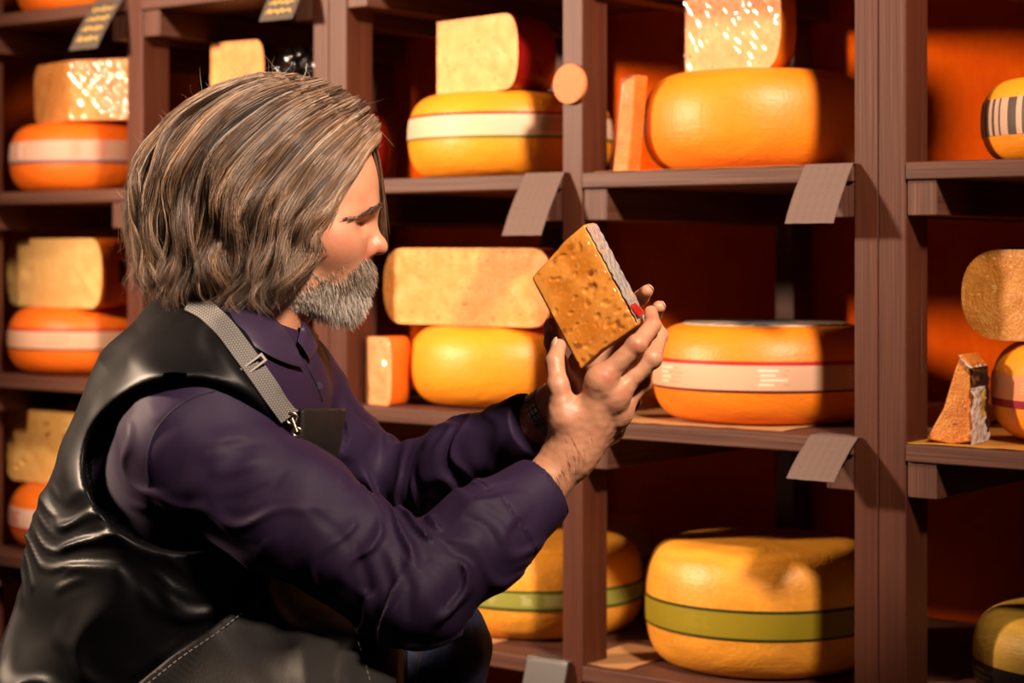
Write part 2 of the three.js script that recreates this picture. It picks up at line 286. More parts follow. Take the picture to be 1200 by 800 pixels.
// ---- unit one
const gW = 'banded orange wheels on the far shelves';
wheel({ R: R1, h: 0.132, rind: M.rDeep, band: [bands.lilac, 0.4, 0.72] }, 114, zc(R1), yTop(SH_A[3]), 'orange cheese wheel with lilac-edged pale band under the wrapped wedge block', 1.0);
sector({ R: 0.15, h: 0.112, e: 0.02, rind: M.rDeep, cut: M.cGold, film: true }, Xat(82, -0.06), yTop(SH_A[3]) + 0.1325, -0.06, 0.35, Math.PI * 0.93, 'film-wrapped chunk of golden cheese on the lilac-banded wheel');
wheel({ R: R1, h: 0.126, rind: M.rDeep, band: [bands.pinkRed, 0.38, 0.7] }, 112, zc(R1), yTop(SH_A[2]), 'orange cheese wheel with blurred pink band beneath the half wheel with the dark label', 4.0);
sector({ R: 0.166, h: 0.13, e: 0.04, rind: M.rDeep, cut: M.cPale, band: [bands.dark, 0.35, 0.68, 0.25, 0.4] }, Xat(62, -0.085), yTop(SH_A[2]) + 0.1265, -0.085, -0.12, Math.PI - 0.12, 'half wheel of cream cheese with dark rind label on the pink-banded wheel');
wheel({ R: R1, h: 0.12, rind: M.rDeep, band: [bands.whiteRed, 0.34, 0.68] }, 114, zc(R1), yTop(SH_A[1]), 'orange cheese wheel with white and red band under the holey cheese', 5.0);
const holeyCheese = sector({ R: 0.164, h: 0.14, e: 0.02, rind: M.rAmber, cut: M.cSwiss, noFaces: true }, Xat(72, -0.09), yTop(SH_A[1]) + 0.1205, -0.09, 0.0, Math.PI, 'half wheel of pale holey cheese above the white and red banded wheel');
wheel({ R: R1, h: 0.14, rind: M.rRed }, 348, zc(R1), yTop(SH_A[3]), 'dark red wax cheese wheel on the shelf behind the man\'s head');
{ const c = sector({ R: 0.125, h: 0.12, e: 0.02, rind: M.blackFilm, cut: M.cGold, rindLabel: 'black shiny film' }, Xat(247, -0.12), yTop(SH_A[3]) + 0.1405, -0.12, 0, Math.PI * 0.33, 'pale cheese wedge in crumpled black film on the dark red wheel', 0.08); c.name = 'black_wrapped_cheese'; }
{ // crumpled bag of black film beside it
  const g = new THREE.IcosahedronGeometry(0.045, 24), p = g.attributes.position; for (let i = 0; i < p.count; i++) { const x = p.getX(i), y = p.getY(i), z = p.getZ(i), k = 1 + 0.22 * Math.abs(n3(x * 30, y * 30, z * 30)) + 0.1 * n3(x * 80, y * 80, z * 80); p.setXYZ(i, x * k * 1.25, y * k * 1.0, z * k); }
  const q = mergeVertices(g); q.computeVertexNormals(); q.computeBoundingBox(); q.translate(0, -q.boundingBox.min.y, 0); const t = thing('black_film_bundle', 'bundle of crumpled black plastic film on the dark red wheel', 'packaging', [Xat(360, -0.18), yTop(SH_A[3]) + 0.1405, -0.18]); part('film', q, M.blackFilm, t);
}
wheel({ R: 0.15, h: 0.13, rind: M.rDeep }, 112, zc(R1), yTop(SH_A[4]), 'orange cheese wheel on the uppermost shelf above the scribbled card');
// ---- slices
function slab(name, label, shapePts, depth, pos, turn, m, lean = 0) {
  const sh = new THREE.Shape(shapePts.map(p => new THREE.Vector2(...p)));
  const g = new THREE.ExtrudeGeometry(sh, { depth, bevelEnabled: true, bevelSize: 0.003, bevelThickness: 0.003, bevelSegments: 2, steps: 6, curveSegments: 4 });
  const t = thing(name, label, 'cheese', pos, turn); t.rotation.z = lean; part('cut_cheese_body', g, m, t); return t;
}
{ // thin slice standing on edge beside the plain orange wheel
  const z = -0.03, t = slab('cheese_slice', 'thin upright slice of orange cheese with white rind leaning beside the plain orange wheel', [[0, 0], [0.022, 0], [0.024, 0.136], [0.008, 0.128]], 0.026, [Xat(721, z), yTop(SH_B[3]) + 0.003, z - 0.026], 0.0, M.cDeep, -0.085);
  part('film', new THREE.ExtrudeGeometry(new THREE.Shape([[-0.004, 0.0], [0.025, 0.0], [0.027, 0.14], [0.004, 0.134]].map(p => new THREE.Vector2(...p))), { depth: 0.03, bevelEnabled: false }).translate(0, 0, 0.004), M.film, t);
  part('rind', new THREE.BoxGeometry(0.004, 0.126, 0.028).translate(0.0, 0.064, 0.013).applyMatrix4(new THREE.Matrix4().makeRotationZ(-0.04)), mat({ color: 0xd8b070, roughness: 0.5 }), t, 'pale rind along one edge');
}
{ // wedge with foil rind
  const z = -0.02, t = thing('cheese_wedge', 'amber cheese wedge with silver foil on its rind, leaning by the salmon-banded wheel', 'cheese', [Xat(1088, z), yTop(SH_C[2]), z], 0.12);
  const sh = new THREE.Shape([[0.0, 0.004], [0.022, 0.042], [0.038, 0.095], [0.044, 0.109], [0.052, 0.1], [0.054, 0.004], [0.03, 0]].map(p => new THREE.Vector2(...p)));
  const g = new THREE.ExtrudeGeometry(sh, { depth: 0.055, bevelEnabled: true, bevelSize: 0.003, bevelThickness: 0.003, bevelSegments: 3, steps: 8 }); g.translate(0, 0.003, -0.06);
  part('cut_cheese_body', g, M.cAmber, t);
  const foil = new THREE.PlaneGeometry(0.07, 0.114, 30, 40), p = foil.attributes.position;
  for (let i = 0; i < p.count; i++) { const u = p.getX(i) + 0.035, v = p.getY(i) + 0.057; const bend = v > 0.095 ? (v - 0.095) * 0.9 : 0; p.setXYZ(i, 0.0588 - bend + 0.0022 * n2(u * 60, v * 60) + 0.0015 * n2(u * 140, v * 150), v + 0.001, 0.004 - u * 1.0); }
  foil.computeVertexNormals(); foil.setAttribute('color', new THREE.BufferAttribute(new Float32Array(p.count * 3).map((_, i) => 1), 3));
  const fm = mat({ map: labelTex((g2, w, h) => { g2.fillStyle = '#cfc6bc'; g2.fillRect(0, 0, w, h); g2.fillStyle = '#221a18'; g2.fillRect(0, h * 0.14, w, h * 0.22); g2.fillStyle = '#c8a050'; g2.fillRect(w * 0.5, h * 0.42, w * 0.3, h * 0.3); g2.fillStyle = '#30241e'; g2.fillRect(w * 0.8, h * 0.2, w * 0.2, h * 0.7); }, 128, 256), metalness: 0.15, roughness: 0.22, clearcoat: 0.6, clearcoatRoughness: 0.12, side: THREE.DoubleSide });
  part('foil_rind', foil, fm, t, 'crinkled silver foil with dark print');
  part('clear_wrap', new THREE.ExtrudeGeometry(sh, { depth: 0.004, bevelEnabled: false }).translate(0, 0.003, 0.0035), M.film, t, 'clear wrap');
}
// ---------------------------------------------------------------- cards, papers, disc
function card(px, shelfY, w, len, tilt, label, m = M.tag, roll = 0) {
  const t = thing('price_card', label, 'card', [Xat(px, 0.008), shelfY + 0.001, 0.0075], 0, 'cards hung from the shelf edges');
  const g = new THREE.BoxGeometry(w, len, 0.0008, 10, 12, 1), p = g.attributes.position;
  for (let i = 0; i < p.count; i++) { const v = (len / 2 - p.getY(i)); p.setY(i, -v); p.setZ(i, p.getZ(i) + 0.004 * Math.sin(v / len * 2.4) + 0.0006 * n2(p.getX(i) * 40, v * 30)); }
  g.computeVertexNormals(); const c = part('card', g, m, t); c.rotation.x = -tilt; c.rotation.y = roll;
  const lip = part('folded_lip', new THREE.BoxGeometry(w, 0.0008, 0.03), m, t); lip.position.set(0, 0.0004, -0.0145);
  return t;
}
card(638, SH_B[3], 0.072, 0.108, 0.52, 'blank brown-grey card hanging below the red-rind cheese and its amber wheel');
card(971, SH_B[3], 0.072, 0.095, 0.56, 'blank brown-grey card hanging below the plain orange wheel');
card(977, SH_B[2], 0.07, 0.082, 0.85, 'blank brown-grey card drooping below the wheel with the printed disc', M.tag, 0.0);
const chalk = mat({ map: labelTex((g, w, h) => { g.fillStyle = '#4a4038'; g.fillRect(0, 0, w, h); g.strokeStyle = '#c8a048'; g.lineWidth = 5; for (let k = 0; k < 4; k++) { g.beginPath(); for (let x = 14; x < w - 14; x += 6) g.lineTo(x, h * (0.2 + k * 0.2) + 9 * Math.sin(x * 0.33 + k * 2) * Math.sin(x * 0.07 + k)); g.stroke(); } }, 128, 160), roughness: 0.8 });
card(128, SH_A[4], 0.075, 0.11, 0.55, 'dark card with yellow scribbled chalk writing under the uppermost orange wheel', chalk);
card(345, SH_A[4], 0.075, 0.085, 0.5, 'dark card with yellow scribbles above the black-wrapped cheese', chalk);
{ // clear plastic card holder on the low shelf
  const t = thing('card_holder', 'smoky plastic card holder clipped to the low shelf before the green-banded wheel', 'card holder', [Xat(642, 0.008), SH_B[1] + 0.001, 0.0085]);
  const m = mat({ color: 0x4e4a48, roughness: 0.25, clearcoat: 0.5, clearcoatRoughness: 0.15 });
  const g = board(0.075, 0.085, 0.003, 0.001); g.translate(0, -0.0425, 0); const c = part('sleeve', g, m, t); c.rotation.x = -0.3;
  part('clip', board(0.075, 0.003, 0.03, 0.001).translate(0, 0.0016, -0.014), m, t);
}
function sheet(name, label, px, z, y, w, d, turn, m) {
  const g = new THREE.BoxGeometry(w, 0.0006, d, 16, 1, 12), p = g.attributes.position; for (let i = 0; i < p.count; i++) p.setY(i, p.getY(i) + 0.0003 + 0.0009 * (1 + n2(p.getX(i) * 20, p.getZ(i) * 20)) * sstep(0.7, 1, 2 * Math.max(Math.abs(p.getX(i)) / w, Math.abs(p.getZ(i)) / d)));
  g.computeVertexNormals(); const t = thing(name, label, 'paper', [Xat(px, z), y, z], turn); part('sheet', g, m, t);
}
sheet('paper_sheet', 'tan paper sheet under the wheel with the printed disc', 850, -0.15, SH_B[2], 0.33, 0.27, 0.05, M.kraft);
sheet('paper_sheet', 'tan paper sheet under the green-banded wheel', 560, -0.1, SH_B[1], 0.16, 0.2, -0.06, M.kraft);
sheet('paper_sheet', 'tan paper sheet under the tall golden wheel', 735, -0.09, SH_B[1], 0.1, 0.16, 0.04, M.kraft);
sheet('paper_sheet', 'thin paper under the plain orange wheel and the upright slice', 880, -0.16, SH_B[3], 0.34, 0.31, 0.0, M.kraft);
sheet('paper_sheet', 'bright yellow paper under the salmon-banded wheel', 1260, -0.15, SH_C[2], 0.36, 0.28, 0.05, M.yellowPaper);
{
  const t = thing('wooden_disc', 'small round wooden disc fixed to the middle post beside the red-rind cheese', 'disc', [Xat(667.5, 0.005), Yat(98.5, Xat(667.5, 0.005), 0.005), 0]);
  const g = lathe([[0.0001, 0.0], [0.028, 0], [0.0295, 0.0015], [0.0295, 0.0065], [0.028, 0.008], [0.0001, 0.008]], 48); g.rotateX(Math.PI / 2); part('disc', g, M.disc, t);
}
// ---------------------------------------------------------------- studio lamps (outside the frame)
for (const [i, l] of LAMPS.entries()) {
  const t = thing('studio_lamp', i ? 'black studio lamp raised high on a tripod stand' : 'black studio lamp on a low tripod stand behind the man', 'lamp', [l.pos[0], 0, l.pos[2]]);
  const m = mat({ color: 0x161616, roughness: 0.5 });
  const head = new THREE.Group(); head.name = 'lamp_head'; head.position.y = l.pos[1]; t.add(head); head.lookAt(...l.aim);
  const s = l.size / 2;
  part('housing', lathe([[0.0001, -0.16], [0.06, -0.16], [0.065, -0.1], [s * 1.2, -0.03], [s * 1.45, 0.03], [s * 1.43, 0.03], [s * 1.15, -0.032], [0.0001, -0.035]], 48).rotateX(Math.PI / 2), m, head);
  const df = part('diffuser', lathe([[0.0001, 0], [s, 0], [s, 0.004], [0.0001, 0.004]], 40).rotateX(Math.PI / 2).translate(0, 0, -0.026), new THREE.MeshStandardMaterial({ color: 0xffffff, emissive: l.col, emissiveIntensity: 4 }), head); df.castShadow = false;
  const tube = (a, b, r, n) => part(n, new THREE.TubeGeometry(new THREE.LineCurve3(new THREE.Vector3(...a), new THREE.Vector3(...b)), 1, r, 12), m, t);
  tube([0, 0.5, 0], [0, l.pos[1] - 0.06, 0], 0.014, 'pole');
  for (let k = 0; k < 3; k++) { const a = k * 2.094; tube([0, 0.55, 0], [0.42 * Math.cos(a), 0.012, 0.42 * Math.sin(a)], 0.011, 'leg'); }
}
// ---------------------------------------------------------------- the man
// pixel + distance -> the man's own frame (x along his gaze, y up, z towards the camera side)
const MD = 2.30, MX = (170 - 600) / F * MD;
const P = (px, py, d) => [(px - 600) / F * d - MX, CAMH - (py - HZ) / F * d, MD - d];
const toPx = (x, y, z) => { const d = MD - z; return [600 + (x + MX) / d * F, HZ + (CAMH - y) / d * F]; };
const man = thing('person', 'grey-haired bearded man in purple shirt, black vest and apron, squatting and inspecting cheese', 'person',
  [CAM.x - MD * SA + MX * CA, 0, CAM.z - MD * CA - MX * SA], YAW);

const smin = (a, b, k) => { const h = Math.max(k - Math.abs(a - b), 0) / k; return Math.min(a, b) - h * h * k * 0.25; };
const smax = (a, b, k) => -smin(-a, -b, k);
function cone(A, B, ra, rb) { // tapered capsule
  const bx = B[0] - A[0], by = B[1] - A[1], bz = B[2] - A[2], l2 = bx * bx + by * by + bz * bz;
  return (x, y, z) => { const px = x - A[0], py = y - A[1], pz = z - A[2]; let t = (px * bx + py * by + pz * bz) / l2; t = t < 0 ? 0 : t > 1 ? 1 : t; const dx = px - bx * t, dy = py - by * t, dz = pz - bz * t; return Math.sqrt(dx * dx + dy * dy + dz * dz) - (ra + (rb - ra) * t); };
}
function ell(C, R, rot = 0, yaw = 0) { // ellipsoid, rot turns it in the picture-side plane (anticlockwise), yaw about the upright
  const c = Math.cos(rot), s = Math.sin(rot), cy = Math.cos(yaw), sy = Math.sin(yaw);
  return (x, y, z) => {
    x -= C[0]; y -= C[1]; z -= C[2]; let X = x * cy - z * sy, Z = x * sy + z * cy; const U = X * c + y * s, V = -X * s + y * c;
    const a = U / R[0], b = V / R[1], e = Z / R[2], k0 = Math.sqrt(a * a + b * b + e * e), p = a / R[0], q = b / R[1], r = e / R[2], k1 = Math.sqrt(p * p + q * q + r * r);
    return k1 < 1e-9 ? -Math.min(...R) : k0 * (k0 - 1) / k1;
  };
}
function uni(list) { const k = list.map(l => l[1]), f = list.map(l => l[0]); return (x, y, z) => { let d = f[0](x, y, z); for (let i = 1; i < f.length; i++) d = smin(d, f[i](x, y, z), k[i]); return d; }; }
// surface nets on a grid; blocks far from the surface are skipped
function nets(f, lo, hi, h, colour, slack = 1.5) {
  const n = [0, 1, 2].map(k => Math.ceil((hi[k] - lo[k]) / h) + 1), [nx, ny, nz] = n, G = new Float32Array(nx * ny * nz), B = 6;
  for (let bz = 0; bz < nz; bz += B) for (let by = 0; by < ny; by += B) for (let bx = 0; bx < nx; bx += B) {
    const c = f(lo[0] + (bx + B / 2) * h, lo[1] + (by + B / 2) * h, lo[2] + (bz + B / 2) * h), far = Math.abs(c) > B * h * 0.87 * slack;
    for (let z = bz; z < Math.min(nz, bz + B); z++) for (let y = by; y < Math.min(ny, by + B); y++) for (let x = bx; x < Math.min(nx, bx + B); x++)
      G[(z * ny + y) * nx + x] = far ? c : f(lo[0] + x * h, lo[1] + y * h, lo[2] + z * h);
  }
  const id = new Int32Array(nx * ny * nz).fill(-1), pos = [], idx = [], E = [[0, 1], [0, 2], [0, 4], [1, 3], [1, 5], [2, 3], [2, 6], [3, 7], [4, 5], [4, 6], [5, 7], [6, 7]];
  const off = []; for (let k = 0; k < 8; k++) off.push(((k >> 2 & 1) * ny + (k >> 1 & 1)) * nx + (k & 1));
  for (let z = 0; z < nz - 1; z++) for (let y = 0; y < ny - 1; y++) for (let x = 0; x < nx - 1; x++) {
    const o = (z * ny + y) * nx + x; let m = 0; for (let k = 0; k < 8; k++) if (G[o + off[k]] < 0) m |= 1 << k;
    if (m === 0 || m === 255) continue;
    let sx = 0, sy = 0, sz = 0, c = 0;
    for (const [a, b] of E) { if ((m >> a & 1) === (m >> b & 1)) continue; const ga = G[o + off[a]], gb = G[o + off[b]], t = ga / (ga - gb); sx += (a & 1) + ((b & 1) - (a & 1)) * t; sy += (a >> 1 & 1) + ((b >> 1 & 1) - (a >> 1 & 1)) * t; sz += (a >> 2 & 1) + ((b >> 2 & 1) - (a >> 2 & 1)) * t; c++; }
    id[o] = pos.length / 3; pos.push(lo[0] + (x + sx / c) * h, lo[1] + (y + sy / c) * h, lo[2] + (z + sz / c) * h);
  }
  const sx = 1, sy = nx, sz = nx * ny, quad = (a, b, c, d, fl) => { if (a < 0 || b < 0 || c < 0 || d < 0) return; fl ? idx.push(a, c, b, a, d, c) : idx.push(a, b, c, a, c, d); };
  for (let z = 1; z < nz - 1; z++) for (let y = 1; y < ny - 1; y++) for (let x = 1; x < nx - 1; x++) {
    const o = (z * ny + y) * nx + x, s = G[o] < 0;
    if (s !== G[o + sx] < 0) quad(id[o], id[o - sy], id[o - sy - sz], id[o - sz], !s);
    if (s !== G[o + sy] < 0) quad(id[o], id[o - sz], id[o - sz - sx], id[o - sx], !s);
    if (s !== G[o + sz] < 0) quad(id[o], id[o - sx], id[o - sx - sy], id[o - sy], !s);
  }
  const N = new Float32Array(pos.length), e = h * 0.35;
  for (let i = 0; i < pos.length; i += 3) {
    const [x, y, z] = [pos[i], pos[i + 1], pos[i + 2]];
    let a = f(x + e, y, z) - f(x - e, y, z), b = f(x, y + e, z) - f(x, y - e, z), c = f(x, y, z + e) - f(x, y, z - e); const l = Math.hypot(a, b, c) || 1; N[i] = a / l; N[i + 1] = b / l; N[i + 2] = c / l;
  }
  const g = new THREE.BufferGeometry(); g.setAttribute('position', new THREE.Float32BufferAttribute(pos, 3)); g.setAttribute('normal', new THREE.BufferAttribute(N, 3)); g.setIndex(idx);
  const uv = new Float32Array(pos.length / 3 * 2); for (let i = 0; i < uv.length / 2; i++) { uv[2 * i] = pos[3 * i] + pos[3 * i + 2] * 0.7; uv[2 * i + 1] = pos[3 * i + 1] + pos[3 * i + 2] * 0.4; } g.setAttribute('uv', new THREE.BufferAttribute(uv, 2));
  if (colour) { const C = new Float32Array(pos.length); for (let i = 0; i < pos.length; i += 3) C.set(colour(pos[i], pos[i + 1], pos[i + 2], N[i], N[i + 1], N[i + 2]), i); g.setAttribute('color', new THREE.BufferAttribute(C, 3)); }
  return g;
}
{ // cut side of the holey cheese, its round eyes hollowed out of the paste
  const eyes = []; for (let i = 0; i < 15; i++) eyes.push([rr(-0.14, 0.14), rr(0.02, 0.12), rr(0.004, 0.0095)]);
  const f = (x, y, z) => { const ax = Math.abs(x) - 0.163 + 0.02, ay = Math.abs(y - 0.07) - 0.0695 + 0.02; let d = Math.max(Math.hypot(Math.max(ax, 0), Math.max(ay, 0)) + Math.min(Math.max(ax, ay), 0) - 0.02, z - 0.0008 - 0.0006 * n2(x * 25, y * 25), -z - 0.03); for (const [ex, ey, r] of eyes) d = smax(d, r - Math.hypot(x - ex, (y - ey) * 1.2, z + 0.15 * r), 0.0015); return d; };
  part('cut_face', nets(f, [-0.17, -0.006, -0.035], [0.17, 0.146, 0.008], 0.0022), M.cSwiss, holeyCheese, 'pale cut side with round holes');
}
const bbox = (pts, pad) => [[0, 1, 2].map(k => Math.min(...pts.map(p => p[k])) - pad), [0, 1, 2].map(k => Math.max(...pts.map(p => p[k])) + pad)];

// ---- skeleton
const HD = 2.27; // distance of the middle of the head
const H = (px, py, z = 0) => { const p = P(px, py, HD); p[2] += z; return p; };
const Sn = P(226, 522, 2.13), En = P(486, 694, 2.07), Wn = P(640, 570, 2.15);
const Sf = P(340, 478, 2.44), Ef = P(452, 588, 2.50), Wf = P(634, 494, 2.31);
const HIPn = P(105, 925, 2.21), HIPf = P(120, 925, 2.40), Kn = P(392, 838, 2.12), Kf = P(503, 762, 2.46);
const An = [Kn[0] - 0.05, 0.09, Kn[2] + 0.0], Af = [Kf[0] - 0.03, 0.09, Kf[2] + 0.0];

// ---- head
const mir = (fn) => [fn(1), fn(-1)];
const headList = [
  [ell(H(326, 208), [0.098, 0.094, 0.076], -0.12), 0],
  [ell(H(378, 262), [0.052, 0.076, 0.060], 0.08), 0.05],
  [ell(H(404, 212), [0.032, 0.05, 0.052], 0.06), 0.03],                                 // forehead
  [cone(H(426, 244, -0.016), H(426, 244, 0.016), 0.0085, 0.0085), 0.02], [cone(H(426, 244, 0.014), H(410, 250, 0.044), 0.0085, 0.007), 0.014], [cone(H(426, 244, -0.014), H(410, 250, -0.044), 0.0085, 0.007), 0.014],                // brow
  [cone(H(325, 318, 0.050), H(398, 351, 0.012), 0.019, 0.016), 0.03], [cone(H(325, 318, -0.050), H(398, 351, -0.012), 0.019, 0.016), 0.03],
  [ell(H(397, 350), [0.022, 0.018, 0.024]), 0.02],                                        // chin
  [ell(H(402, 318), [0.026, 0.032, 0.032]), 0.03],                                        // mouth
  [ell(H(394, 284, 0.040), [0.026, 0.022, 0.022]), 0.03], [ell(H(394, 284, -0.040), [0.026, 0.022, 0.022]), 0.03], // cheeks
  [cone(H(424, 251), H(441, 283), 0.0078, 0.0088), 0.012],                               // nose bridge
  [ell(H(443.5, 289), [0.0110, 0.0095, 0.0105], -0.3), 0.008],                              // nose tip
  [ell(H(428, 293, 0.0115), [0.0125, 0.0090, 0.0070], -0.15), 0.006], [ell(H(428, 293, -0.0115), [0.0125, 0.0090, 0.0070], -0.15), 0.006],
  [ell(H(424, 316), [0.010, 0.006, 0.02]), 0.01], [ell(H(421, 326), [0.009, 0.006, 0.018]), 0.008],  // lips
  [ell(H(318, 274, 0.076), [0.016, 0.031, 0.009], -0.1), 0.008], [ell(H(318, 274, -0.076), [0.016, 0.031, 0.009], -0.1), 0.008],
  [cone(H(316, 318), H(276, 425), 0.058, 0.066), 0.03],
];
const headBase = uni(headList);
const socket = [ell(H(441, 263, 0.034), [0.021, 0.009, 0.018]), ell(H(441, 263, -0.034), [0.021, 0.009, 0.018])];
const eyel = [ell(H(410, 263, 0.030), [0.0130, 0.0090, 0.0145]), ell(H(410, 263, -0.030), [0.0130, 0.0090, 0.0145])];
const lidArc = s => uni([[cone(H(422.5, 264, s * 0.018), H(422, 264.6, s * 0.032), 0.0011, 0.0011), 0], [cone(H(422, 264.6, s * 0.032), H(413, 263, s * 0.0455), 0.0011, 0.0009), 0.0005]]);
const slit = [lidArc(1), lidArc(-1)];
const nost = [ell(H(437, 300, 0.0065), [0.005, 0.003, 0.003]), ell(H(437, 300, -0.0065), [0.005, 0.003, 0.003])];
const headF = (x, y, z) => {
  let d = headBase(x, y, z);
  d = smax(d, -Math.min(socket[0](x, y, z), socket[1](x, y, z)), 0.010);
  d = smin(d, Math.min(eyel[0](x, y, z), eyel[1](x, y, z)), 0.004);
  d = smax(d, -Math.min(nost[0](x, y, z), nost[1](x, y, z)), 0.002);
  const q = toPx(x, y, z); // fine creases at the eye corner and over the brow
  if (q[0] > 360) d += 0.0000 * Math.sin((q[1] - 0.55 * (430 - q[0])) * 0.9) * sstep(372, 388, q[0]) * sstep(408, 396, q[0]) * sstep(246, 256, q[1]) * sstep(286, 272, q[1]);
  return d;
};
const skinLin = S('#c48c6b'), redLin = S('#b25c46'), paleLin = S('#d8a888');
function skinCol(x, y, z) {
  const q = toPx(x, y, z); let t = 0.10 + 0.10 * n3(x * 40, y * 40, z * 40) + 0.04 * n3(x * 160, y * 160, z * 160);
  const near = (cx, cy, r) => sstep(r, r * 0.2, Math.hypot(q[0] - cx, q[1] - cy));
  t += 0.55 * near(438, 294, 22) + 0.35 * near(395, 290, 34) + 0.35 * near(421, 264, 10);
  t += 0.5 * near(712, 442, 14) + 0.5 * near(748, 408, 13) + 0.4 * near(731, 461, 12) + 0.3 * near(768, 372, 14) + 0.3 * near(757, 344, 10);
  t = clamp(t, 0, 0.85); return [lerp(skinLin.r, redLin.r, t), lerp(skinLin.g, redLin.g, t), lerp(skinLin.b, redLin.b, t)];
}
// ---- hands: chains of joints
function handOf(wristA, wristB, mcp, chains, thumb, fr, palmR) {
  const L = [];
  L.push([cone(wristA, wristB, 0.0285, 0.026), 0]);
  for (let i = 0; i < 4; i++) L.push([cone(wristB, mcp[i], 0.0205, palmR), 0.016]);
  for (let i = 0; i < 3; i++) L.push([cone(mcp[i], mcp[i + 1], palmR, palmR * 0.95), 0.012]);
  const palm = uni(L), tl = [[cone(lerp3(wristB, thumb[0], 0.35), thumb[0], 0.018, 0.0165), 0], [cone(thumb[0], thumb[1], 0.0165, 0.0118), 0.014], [cone(thumb[1], thumb[2], 0.0112, 0.0098), 0.006], [cone(thumb[2], thumb[3], 0.0102, 0.0080), 0.004]], th = uni(tl);
  const fs = chains.map((c, i) => uni([[cone(mcp[i], c[0], fr[i] * 1.12, fr[i] * 0.98), 0], [cone(c[0], c[1], fr[i] * 1.0, fr[i] * 0.88), 0.003], [cone(c[1], c[2], fr[i] * 0.9, fr[i] * 0.74), 0.003], [ell(c[0], [fr[i] * 1.06, fr[i] * 1.06, fr[i] * 1.06]), 0.004]]));
  return (x, y, z) => {
    let p = palm(x, y, z), f = 1; if (p > 0.2) return p - 0.08; for (const q of fs) f = smin(f, q(x, y, z), 0.0022);
    let d = smin(p, f, 0.013); d = smin(d, th(x, y, z), 0.012);
    return d + 0.0003 * n3(x * 80, y * 80, z * 80);
  };
}
const lerp3 = (a, b, t) => a.map((v, i) => lerp(v, b[i], t));
const mR = [P(703, 446, 2.128), P(719, 464, 2.138), P(723, 484, 2.155), P(715, 503, 2.175)];
const handRchains = [[P(746, 404, 2.122), P(765, 381, 2.150), P(763, 366, 2.170)], [P(764, 420, 2.140), P(773, 393, 2.172), P(766, 378, 2.196)], [P(752, 449, 2.170), P(759, 424, 2.205), P(750, 408, 2.226)], [P(741, 471, 2.200), P(747, 450, 2.226), P(738, 434, 2.245)]];
const thR = [P(662, 490, 2.138), P(654, 452, 2.138), P(650, 424, 2.150), P(655, 405, 2.166)];
const handR = handOf(P(615, 595, 2.135), P(668, 532, 2.152), mR, handRchains, thR, [0.0102, 0.0104, 0.0097, 0.0086], 0.0125);
const mL = [P(690, 405, 2.315), P(700, 425, 2.325), P(704, 446, 2.33), P(700, 464, 2.33)];
const handLchains = [[P(727, 362, 2.285), P(752, 348, 2.250), P(758, 341, 2.215)], [P(743, 385, 2.300), P(766, 369, 2.262), P(772, 360, 2.225)], [P(742, 412, 2.315), P(760, 392, 2.290), P(766, 384, 2.27)], [P(728, 436, 2.315), P(742, 420, 2.295), P(746, 412, 2.28)]];
const thL = [P(660, 455, 2.285), P(653, 425, 2.262), P(648, 400, 2.240), P(646, 380, 2.226)];
const handL = handOf(P(600, 515, 2.34), P(652, 478, 2.31), mL, handLchains, thL, [0.0098, 0.0102, 0.0096, 0.0084], 0.0125);
// ---- body (mostly under cloth)
const TY = 0.27; // turn of the trunk towards the camera side
const ribs = ell(P(222, 560, 2.285), [0.122, 0.205, 0.165], -0.37, TY), belly = ell(P(186, 715, 2.285), [0.130, 0.165, 0.155], -0.2, TY), pelvis = ell(P(120, 880, 2.30), [0.145, 0.13, 0.175], -0.1, TY);
const yoke = cone(P(246, 476, 2.16), P(322, 452, 2.42), 0.072, 0.068), trap = cone(P(262, 420, 2.29), P(240, 470, 2.29), 0.07, 0.10);
const trunk = uni([[ribs, 0], [belly, 0.09], [pelvis, 0.09], [yoke, 0.07], [trap, 0.06]]);
const armN = uni([[cone(Sn, En, 0.058, 0.046), 0], [cone(En, Wn, 0.046, 0.030), 0.02]]), armF = uni([[cone(Sf, Ef, 0.056, 0.046), 0], [cone(Ef, Wf, 0.045, 0.030), 0.02]]);
const legs = uni([[cone(HIPn, Kn, 0.090, 0.062), 0], [cone(HIPf, Kf, 0.090, 0.062), 0.04], [cone(Kn, An, 0.058, 0.040), 0.02], [cone(Kf, Af, 0.058, 0.040), 0.02]]);
const feet = [An, Af].map(A => uni([[cone(A, [A[0] + 0.02, 0.06, A[2]], 0.04, 0.042), 0], [cone([A[0] - 0.04, 0.045, A[2]], [A[0] + 0.13, 0.04, A[2]], 0.038, 0.034), 0.03]]));
const bodyRest = uni([[trunk, 0], [armN, 0.03], [armF, 0.03], [legs, 0.05], [feet[0], 0.02], [feet[1], 0.02]]);
const skinBump = uvScale(fine.clone(), 14, 14);
M.skin = mat({ vertexColors: true, roughness: 0.46, bumpMap: skinBump, bumpScale: 0.00025, sheen: 0.15, sheenRoughness: 0.5, sheenColor: S('#e0a080') });
